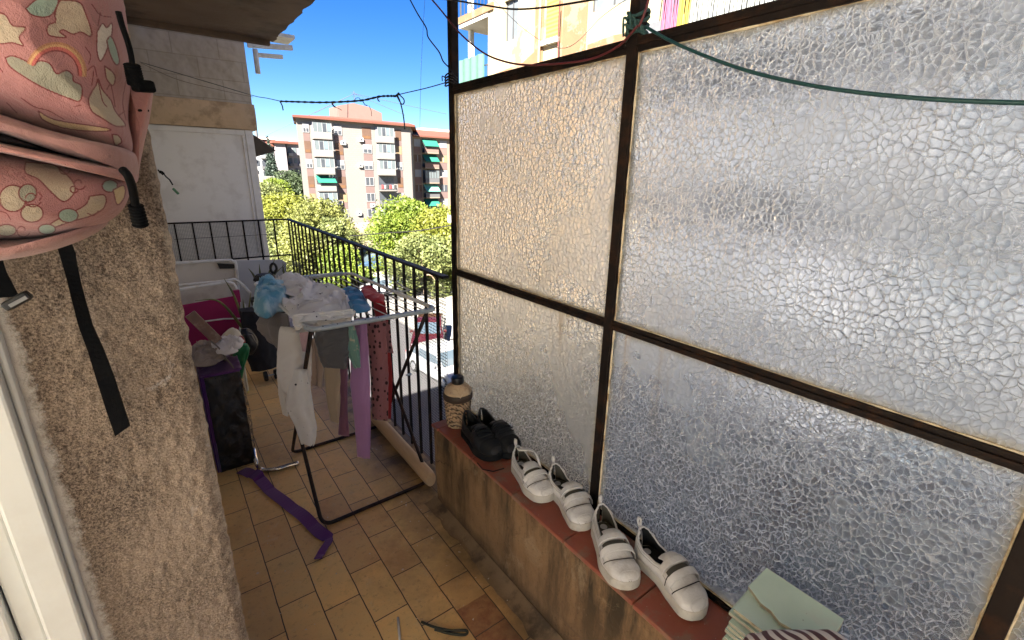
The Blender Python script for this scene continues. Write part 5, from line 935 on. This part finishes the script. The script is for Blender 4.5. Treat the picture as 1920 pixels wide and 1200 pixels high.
# bits on the floor
m = MB(); m.tube([P(746,1158,Z=.006), P(752,1230,Z=.006)], .004, 8); tag(m.build('white_stick', WM, smooth=True), 'thin white plastic stick lying on the tiles at the bottom', 'stick')
m = MB(); m.tube(curve([P(790,1166,Z=.008), P(815,1176,Z=.012), P(845,1182,Z=.01), P(874,1182,Z=.008), P(872,1190,Z=.006), P(845,1188,Z=.008), P(815,1180,Z=.008)], 5), .0045, 6); tag(m.build('dark_twig', M('dark dry leaf', (.03,.03,.018), .7), smooth=True), 'dark dry leaf stem lying near the sill wall', 'twig')
# loose crumbs of plaster
m = MB()
for i in range(170):
    x = random.uniform(.1, .84); y = random.uniform(1.0, 3.2); s = random.uniform(.0015, .006)
    if x > .7: s *= 1.3
    q = [(x+s*random.uniform(-1,1), y+s*random.uniform(-1,1), .001+s*random.uniform(0,.8)) for _ in range(4)]; m.add(q, [(0,1,2),(0,2,3),(0,3,1),(1,3,2)])
o = m.build('crumbs', M('plaster crumbs', (.55,.5,.42), .9, .3, 60)); o['kind'] = 'stuff'; o['label'] = 'pale plaster crumbs scattered over the floor tiles'
# ------------------------------------------------------------------ backpack on the stucco wall
def inpoly(px, py, poly):
    r = np.zeros(px.shape, bool); n = len(poly); j = n-1
    for i in range(n):
        (xi, yi), (xj, yj) = poly[i], poly[j]; c = ((yi > py) != (yj > py)) & (px < (xj-xi)*(py-yi)/(yj-yi+1e-9)+xi); r ^= c; j = i
    return r
def dline(px, py, pts):
    d = np.full(px.shape, 1e9)
    for (x0, y0), (x1, y1) in zip(pts[:-1], pts[1:]):
        dx, dy = x1-x0, y1-y0; t = np.clip(((px-x0)*dx+(py-y0)*dy)/(dx*dx+dy*dy+1e-9), 0, 1); d = np.minimum(d, np.hypot(px-x0-t*dx, py-y0-t*dy))
    return d
def smoothp(pts, closed=True, n=5):
    v = [(x, y, 0) for x, y in pts]; c = curve(v+[v[0]] if closed else v, n); return [(p[0], p[1]) for p in c]
BY = .775
def fabric(name, base, attr=False, bumps=True):
    k = N(name); c = k.n('VertexColor', layer_name='print').outputs[0] if attr else None
    c = c if attr else k.mix(k.noise(9, 5), tuple(x*.8 for x in base), base)
    c = k.mix(k.ramp(k.noise(17, 6, .7), .55, .75, 0, .35), c, (.16,.08,.06)); k.set(Base_Color=c, Roughness=.75, Sheen_Weight=.2, Specular_IOR_Level=.25, Normal=k.bump(k.math('ADD', k.math('MULTIPLY', k.noise(900, 1), .15), k.noise(40, 5, .65, dist=.5)), .85, .005)); return k.m
bp = T('backpack', 'pink cartoon printed backpack hanging on the stucco wall', 'backpack', tuple(P(60, 470, Y=BY)))
def puff(name, poly, D, mat, Y0=BY, back=.03, nt=300, nr=70, pw=2.4, center=None, wr=.004, seed=0, cre=()):
    pts = [P(x, y, Y=Y0) for x, y in smoothp(poly, True, 16)]; K = len(pts); c = center and P(*center, Y=Y0) or sum(pts, Vector())/K
    arr = np.array([tuple(p) for p in pts]); seg = np.linalg.norm(np.roll(arr, -1, 0)-arr, axis=1); cum = np.concatenate([[0], np.cumsum(seg)]); tt = np.arange(nt)/nt*cum[-1]; ring = np.stack([np.interp(tt, cum, np.append(arr[:, i], arr[0, i])) for i in range(3)], 1)
    V = []; F_ = []
    for j in range(nr+1):
        r = (j/nr)**.8 if j else 0.0; h = D*max(0, 1-r**pw)**.55
        for i in range(nt):
            p = Vector(ring[i]); q = c.lerp(p, r); nz = wr*(noise.noise(Vector((q.x*22+seed, q.z*30, seed)))+.7*(1-2.2*abs(noise.noise(Vector((q.x*16, q.z*24+seed, 3))))))*min(1, 5*(1-r)+.15)
            V.append((q.x, q.y-h-nz, q.z))
    for j in range(nr):
        for i in range(nt): F_.append((j*nt+i, j*nt+(i+1) % nt, (j+1)*nt+(i+1) % nt, (j+1)*nt+i))
    b0 = len(V); V += [tuple(Vector(ring[i])+Vector((0, back, 0))) for i in range(nt)]; F_ += [(nr*nt+i, nr*nt+(i+1) % nt, b0+(i+1) % nt, b0+i) for i in range(nt)]; F_.append(tuple(b0+i for i in range(nt)))
    m = MB(); m.v = V; m.f = F_; m.m = [0]*len(F_); o = m.build(name, mat, bp, smooth=True, autos=1.0); return o
PK = (.37,.165,.155); DR = (.17,.03,.03); CRM = (.41,.33,.235); GRG = (.27,.255,.19); TL = (.26,.34,.27); YEL = (.55,.40,.20); WPK = (.58,.52,.44)
s = lambda pts: [(x/2.5, y/2.5) for x, y in pts]
circ = lambda x, y, r, e=1.0, n=18: [(x+r*math.cos(2*PI*i/n), y+e*r*math.sin(2*PI*i/n)) for i in range(n)]
FILL = [(s([(-60,50),(0,60),(30,75),(60,120),(120,130),(90,175),(110,215),(60,200),(0,205),(-60,190)]), CRM), (s([(285,0),(370,10),(400,60),(430,150),(420,170),(380,150),(340,160),(300,140),(280,150),(310,175),(230,165),(225,120),(260,100),(255,50)]), CRM), (s([(120,40),(180,-5),(270,-5),(250,60),(210,80),(150,70)]), TL),
 (s([(455,150),(480,110),(500,130),(525,110),(520,180),(475,285),(455,240)]), WPK), (s([(25,270),(60,262),(110,280),(150,300),(190,285),(235,300),(265,345),(310,330),(340,350),(345,380),(380,400),(385,440),(370,475),(320,460),(200,410),(90,345),(40,305)]), GRG), (s([(430,430),(450,400),(460,370),(480,420),(520,470),(540,520),(580,570),(585,590),(540,590),(480,555),(430,520),(415,470)]), CRM), (s([(490,310),(520,330),(540,360),(530,400),(500,370)]), CRM),
 (s([(500,190),(520,170),(545,220),(560,290),(540,300),(515,250)]), TL), (s([(180,520),(230,550),(300,570),(500,600),(500,615),(380,612),(280,595),(200,560)]), YEL), (s([(120,760),(240,770),(290,800),(340,850),(350,900),(300,945),(240,900),(180,840),(120,810)]), CRM), (s(circ(60,930,62)), CRM), (s(circ(150,1000,52,.8)), CRM), (s(circ(130,905,42)), GRG), (s([(420,920),(490,915),(490,970),(430,1010),(330,1040),(210,1080),(250,1040),(330,1000),(400,960)]), CRM), (s(circ(320,1010,46,.7)), TL), (s(circ(515,872,36,.8)), TL), (s(circ(220,1075,40,.6)), TL), (s([(530,890),(580,870),(585,920),(550,960)]), YEL), (s([(525,630),(555,635),(570,665),(540,680)]), CRM), (s(circ(30,1080,46,.6)), GRG)]
LINE = []
for i, r in enumerate((1.0, .92, .84, .76)): LINE.append((s([(262+138*r*math.cos(a), 345+138*r*math.sin(a)*1.02) for a in [PI*1.12+PI*.9*k/16 for k in range(17)]]), (( .42,.20,.10), (.55,.32,.14), (.48,.12,.10), DR)[i], 3.0 if i < 3 else 1.2))
for x, y, r in ((300,790,30),(370,860,32),(345,885,22),(150,930,45),(105,1080,35),(280,690,0)):
    if r: LINE.append((s([(x+r*math.cos(a)*(1-.04*k), y+r*math.sin(a)*(1-.04*k)) for k, a in enumerate([.4+.36*k for k in range(17)])]), DR, 1.1))
for pts in ([(400,220),(425,260),(415,300)],[(410,330),(440,310),(455,360)],[(470,60),(460,120)],[(590,380),(575,480),(590,560)],[(100,460),(160,500),(230,520),(300,560)],[(30,480),(80,530)],[(350,500),(380,492)],[(0,320),(14,338)],[(375,775),(430,800)],[(500,820),(560,850)],[(440,330),(430,400)],[(500,420),(520,400),(540,500)],[(460,380),(480,470),(500,500)],[(430,20),(470,70),(520,80)],[(560,540),(585,520)],[(180,900),(195,920),(185,940)],[(410,1000),(440,1010),(460,990)],[(0,990),(30,1000),(50,1030)],[(280,0),(260,60),(262,110)]): LINE.append((s(pts), DR, 1.0))
def paint(o):
    me = o.data; n = len(me.vertices); co = np.empty(n*3); me.vertices.foreach_get('co', co); co = co.reshape(-1, 3); L = co; wv = L-np.array([0, 0, EYE]); cam_ = np.stack([wv[:, 0], -wv[:, 2], wv[:, 1]], 1) @ RM.T
    px = 960+F*cam_[:, 0]/cam_[:, 2]; py = 600+F*cam_[:, 1]/cam_[:, 2]; col = np.tile(np.array(PK), (n, 1))
    for pts, c in FILL:
        sp = smoothp(pts, True, 5); ins = inpoly(px, py, sp); col[ins] = c; d = dline(px, py, sp+[sp[0]]); col[d < 1.25] = DR
    for pts, c, wd in LINE: d = dline(px, py, smoothp(pts, False, 5)); col[d < wd] = c
    a = me.color_attributes.new('print', 'FLOAT_COLOR', 'POINT'); a.data.foreach_set('color', np.concatenate([col, np.ones((n, 1))], 1).astype(np.float32).ravel())
FP = fabric('pink printed fabric', PK, True); FS = fabric('plain salmon fabric', (.46,.22,.19)); FD = fabric('dusty rose piping', (.40,.21,.185)); DARK = M('dark zip opening', (.012,.009,.009), .9)
# each painted panel is built in place (world coordinates relative to the backpack base are restored by its parent)
A_ = puff('main_compartment', [(-190,-170),(60,-190),(215,-120),(228,-20),(238,40),(243,100),(244,160),(240,220),(246,285),(180,268),(90,245),(0,216),(-120,190),(-200,120)], .105, FP, nt=900, nr=190, center=(40,60), wr=.006, seed=2); paint(A_)
puff('side_panel', [(238,150),(262,158),(284,163),(286,185),(279,230),(270,270),(262,312),(258,338),(246,330),(240,240)], .028, FS, Y0=BY+.03, wr=.003, seed=4)
puff('zip_flap', [(-160,170),(0,214),(90,243),(180,266),(246,283),(259,308),(256,330),(240,322),(130,292),(0,252),(-170,205)], .098, FD, nt=260, nr=50, wr=.003, seed=5, pw=3.2)
puff('zip_opening', [(-160,200),(0,246),(80,270),(122,288),(80,286),(0,266),(-160,225)], .096, DARK, nt=160, nr=30, wr=0, pw=3.0)
puff('zip_band', [(-170,222),(0,263),(110,288),(240,318),(256,326),(257,342),(240,338),(110,308),(0,284),(-170,248)], .112, FS, nt=260, nr=40, wr=.002, seed=7, pw=3)
B_ = puff('front_pocket', [(-190,235),(-60,272),(0,284),(110,305),(210,326),(240,336),(243,360),(232,390),(205,414),(160,430),(90,442),(0,448),(-120,450),(-200,400)], .125, FP, nt=800, nr=130, center=(60,365), wr=.0065, seed=9); paint(B_)
puff('base_panel', [(-190,410),(0,436),(100,434),(170,418),(200,408),(198,424),(160,446),(90,468),(0,482),(-120,488),(-200,470)], .10, FD, nt=260, nr=50, wr=.003, seed=11, pw=2.6)
BLK = M('black cord', (.003,.003,.0032), .85, spec=.12); WEB = M('black webbing', (.004,.004,.0043), .95, spec=.08, bump=.4, bs=300, bd=.001)
def toggle(p0, p1, n=9, r=.008):
    p0, p1 = Vector(p0), Vector(p1); L = (p1-p0).length; d = (p1-p0).normalized(); m = MB(); pts = []; rs = []
    for i in range(n*4+1): t = i/(n*4); pts.append(p0.lerp(p1, t)); rs.append(r*(.72+.10*t)+(.0022 if i % 4 in (1, 2) else 0))
    m.tube(pts, rs, 12); return m
c1 = curve([P(222,22,Y=.685), P(229,48,Y=.685), P(240,80,Y=.70), P(246,105,Y=.71), P(249,128,Y=.715)], 6)
m = MB(); m.tube(c1, .0028, 8); m.build('pull_cord', BLK, bp, smooth=True); toggle(P(247,121,Y=.71), P(256,160,Y=.72)).build('cord_toggle', BLK, bp, smooth=True)
m = MB(); m.beam(P(250,160,Y=.715), P(286,163,Y=.73), .012, .013); m.build('cord_end', BLK, bp, bevel=.003)
c2 = curve([P(230,318,Y=.66), P(240,330,Y=.655), P(248,352,Y=.67), P(254,385,Y=.69)], 6)
m = MB(); m.tube(c2, .0042, 8); m.build('pull_cord', BLK, bp, smooth=True); toggle(P(254,384,Y=.69), P(264,424,Y=.70), 7, .0075).build('cord_toggle', BLK, bp, smooth=True)
m = MB(); m.tube([P(244,210,Y=.79), P(262,207,Y=.778), P(278,207,Y=.785)], .0016, 6); m.build('elastic', BLK, bp)
def ribbon(Lp, Rp, Y, name, mat, wob=.006):
    m = MB(); n = 40
    for i in range(n+1):
        v = i/n; a = P(*samp(Lp, v), Y=Y-wob*math.sin(v*7)); b = P(*samp(Rp, v), Y=Y-wob*math.sin(v*7+.5)); m.v += [a, b]
    m.f = [(2*i, 2*i+1, 2*i+3, 2*i+2) for i in range(n)]; m.m = [0]*n; return m.build(name, mat, bp, smooth=False, solid=.0022)
ribbon([(100,440),(112,478),(124,520),(135,565),(147,612),(165,660),(182,715),(198,765),(216,818)], [(128,440),(141,474),(150,520),(160,560),(174,608),(195,655),(214,705),(230,755),(244,798)], WY-.045, 'webbing_strap', WEB)
ribbon([(-40,440),(-30,500),(-20,560)], [(-10,440),(12,510),(36,556)], WY-.06, 'short_strap', WEB, .003)
m = MB(); m.beam(P(8,577,Y=WY-.07), P(56,551,Y=WY-.07), .014, .012); m.build('buckle', M('black plastic', (.007,.007,.007), .5), bp, bevel=.003)
m = MB(); m.beam(P(18,574,Y=WY-.083), P(50,557,Y=WY-.083), .003, .004); m.build('buckle_bar', M('grey plastic', (.2,.2,.2), .4), bp)
m = MB(); hk = P(60, -240, Y=.87); m.tube([hk+Vector((0, .03, 0)), hk, hk+Vector((0, -.03, -.01)), hk+Vector((0, -.035, .02))], .005, 8); tag(m.build('wall_hook', GALV), 'metal hook in the stucco wall holding the backpack', 'hook')
for sx in (-1, 1): m = MB(); m.tube(curve([P(60+sx*40,-150,Y=BY-.03), P(60+sx*25,-210,Y=BY-.0), hk+Vector((0, -.03, -.006))], 6), .006, 8); m.build('top_handle', BLK, bp, smooth=True)
# green peg on a string at the pillar corner
pg = T('string_tag', 'small green tag on a dark knotted string at the stucco corner', 'tag', tuple(P(330, 360, Y=1.0)))
m = MB(); m.tube([P(*q, Y=1.0) for q in ((296,318),(300,324),(307,326),(312,332),(318,337),(324,347))], .0012, 6); m.build('string', BLK, pg)
m = MB(); m.tube([P(*q, Y=1.0) for q in ((299,322),(303,323),(307,327))], .0028, 6); m.build('knot', BLK, pg)
m = MB(); m.beam(P(324,353,Y=1.0), P(335,364,Y=1.0), .008, .004); m.build('green_tag', M('green plastic tag', (.02,.13,.06), .4), pg, bevel=.001)
# ------------------------------------------------------------------ lines and cables
GRNL = M('green coated line', (.012,.05,.048), .4); BLKL = M('dark cable', (.007,.005,.005), .55); REDL = M('dark red cable', (.10,.014,.014), .5); TEALL = M('teal black line', (.012,.03,.034), .5)
def cable(name, pts, r, mat, label, cat='cable', n=8, tube=8):
    m = MB(); m.tube(curve(pts, n), r, tube); return tag(m.build(name, mat, smooth=True), label, cat)
X0 = GX-.035
cable('clothesline', [P(1210,50,X=X0), P(1260,78,X=X0), P(1330,108,X=X0), P(1420,138,X=X0), P(1550,165,X=X0), P(1720,184,X=X0), P(1925,193,X=X0), P(2100,190,X=X0)], .0036, GRNL, 'thick green clothesline sagging from the middle post across the large pane', 'clothesline')
m = MB()
for i in range(5): z = 1.835+.012*i; m.tube([(GX+.026*math.cos(a)*1.0, PY[1]+.026*math.sin(a), z+.008*math.sin(a*2+i)) for a in [k/14*2*PI for k in range(14)]], .004, 6, closed=True)
for i in range(5): m.tube(curve([Vector((GX-.024, PY[1]+.006*i-.012, 1.845+.006*i)), Vector((GX-.036, PY[1]+.018*math.sin(i*2.4), 1.85+.008*i)), Vector((GX-.030, PY[1]+.024*math.sin(i*2.4), 1.83+.004*i))], 5), .0028, 6)
tag(m.build('rope_knot', M('frayed green rope', (.03,.07,.06), .9), smooth=True), 'green rope knotted round the middle steel post', 'knot')
cable('electric_cable', [P(800,-12,X=X0), P(826,18,X=X0), P(862,62,X=X0), P(905,98,X=X0), P(945,115,X=X0), P(990,122,X=X0), P(1050,119,X=X0), P(1110,110,X=X0), P(1160,86,X=X0), P(1196,48,X=X0)], .003, REDL, 'dark red cable looping from upper left down to the middle post')
cable('electric_cable', [P(820,-3,X=X0), P(860,2,X=X0), P(910,10,X=X0), P(960,17,X=X0), P(1010,15,X=X0), P(1060,8,X=X0), P(1120,-2,X=X0)], .0028, BLKL, 'dark cable crossing level at the very top between the posts')
cable('electric_cable', [P(764,-10,X=X0), P(782,24,X=X0), P(799,52,X=X0), P(803,70,X=X0), P(823,97,X=X0), P(831,115,X=X0), P(843,128,X=X0), P(851,142,X=X0)], .0026, BLKL, 'thin kinked dark cable against the sky left of the outer post')
cable('electric_cable', [P(1217,-5,X=X0), P(1212,14,X=X0), P(1205,34,X=X0), P(1198,50,X=X0)], .003, REDL, 'short dark red cable running down in front of the middle post')
cable('electric_cable', [P(1050,-5,X=OX-.3), P(1047,60,X=OX-.3), P(1046,130,X=OX-.3)], .02, REDL, 'thin dark red cable hanging down beside the yellow shutter')
m = MB(); c_ = Vector((GX-.012, PY[0], 1.835))
for i in range(4): m.tube([(c_.x+.024*math.cos(a), c_.y+.024*math.sin(a), c_.z+.01*i+.006*math.sin(2*a)) for a in [k/12*2*PI for k in range(12)]], .003, 6, closed=True)
m.tube(curve([c_+Vector((-.022, .0, .02)), c_+Vector((-.032, .012, .028)), c_+Vector((-.028, .02, .012))], 5), .0022, 6); tag(m.build('rope_knot', BLKL, smooth=True), 'dark wire wound round the outer steel post', 'knot')
wp = [P(846,152,Y=1.80), P(800,165,Y=2.05), P(757,175,Y=2.28), P(745,178,Y=2.34)]
cable('clothesline', wp, .0022, TEALL, 'thin line from the outer post to the taped bundle of cord', 'clothesline')
b_ = [P(748,175,Y=2.33), P(742,180,Y=2.36), P(735,180,Y=2.38), P(712,181,Y=2.45), P(680,188,Y=2.55), P(640,191,Y=2.7), P(600,192,Y=2.85), P(560,191,Y=3.02), P(527,190,Y=3.18)]
cb = T('clothesline', 'taped dark bundle of clothesline with loose ends against the sky', 'clothesline', tuple(b_[5]))
cu = curve(b_, 10); m = MB(); m.tube(cu, [.0048+.0014*math.sin(i*1.9)+.001*noise.noise(Vector((i*.7, 0, 0))) for i in range(len(cu))], 8); m.build('taped_bundle', TEALL, cb, smooth=True)
for pts, r in ((((747,176),(757,186),(757,194),(752,194),(744,180)), .003), (((745,178),(750,190),(755,210),(758,230),(759,243)), .0032), (((525,190),(529,198),(531,207)), .0034), (((622,192),(625,198),(629,201)), .004), (((629,201),(636,204),(641,207)), .0015), (((680,189),(684,196),(689,198)), .0022), (((708,182),(709,188),(712,190)), .003), (((664,189),(668,184),(674,184),(675,188)), .0016), (((692,198),(696,208),(697,218)), .0012)):
    m = MB(); Yv = 2.33+.85*(748-pts[0][0])/221; m.tube(curve([P(*q, Y=Yv) for q in pts], 6), r, 6); m.build('loose_end', TEALL, cb, smooth=True)
cable('clothesline', [P(527,190,Y=3.18), P(500,184,Y=3.6), P(474,179,Y=4.0), P(400,157,Y=4.7), P(262,116,Y=5.15)], .0022, TEALL, 'thin line from the taped bundle across the block wall to the left', 'clothesline')
cable('clothesline', [P(475,182,Y=5.1), P(400,166,Y=5.12), P(330,148,Y=5.14), P(264,118,Y=5.15)], .0018, M('dusty grey string', (.14,.12,.10), .9), 'faint second string lying on the block wall', 'string')
cable('drop_line', [P(797,-8,Y=2.6), P(790,120,Y=2.6), P(787,246,Y=2.6)], .0009, M('grey nylon', (.15,.2,.25), .6), 'thin vertical nylon line hanging against the sky', 'line', 4)
cable('street_cable', [P(655,443,Y=30), P(720,437,Y=28), P(780,433,Y=26), P(856,421,Y=24)], .03, BLKL, 'dark street cable slung across the yellow green tree', 'cable')
cable('street_cable', [P(1180,-5,X=OX-2), P(1130,30,X=OX-2), P(1060,90,X=OX-2.5), P(990,60,X=OX-2), P(920,-5,X=OX-2)], .008, BLKL, 'thin looping wire strung in front of the cream facade', 'cable')
for px, Y, lab in ((640, 3.0, ''),): pass
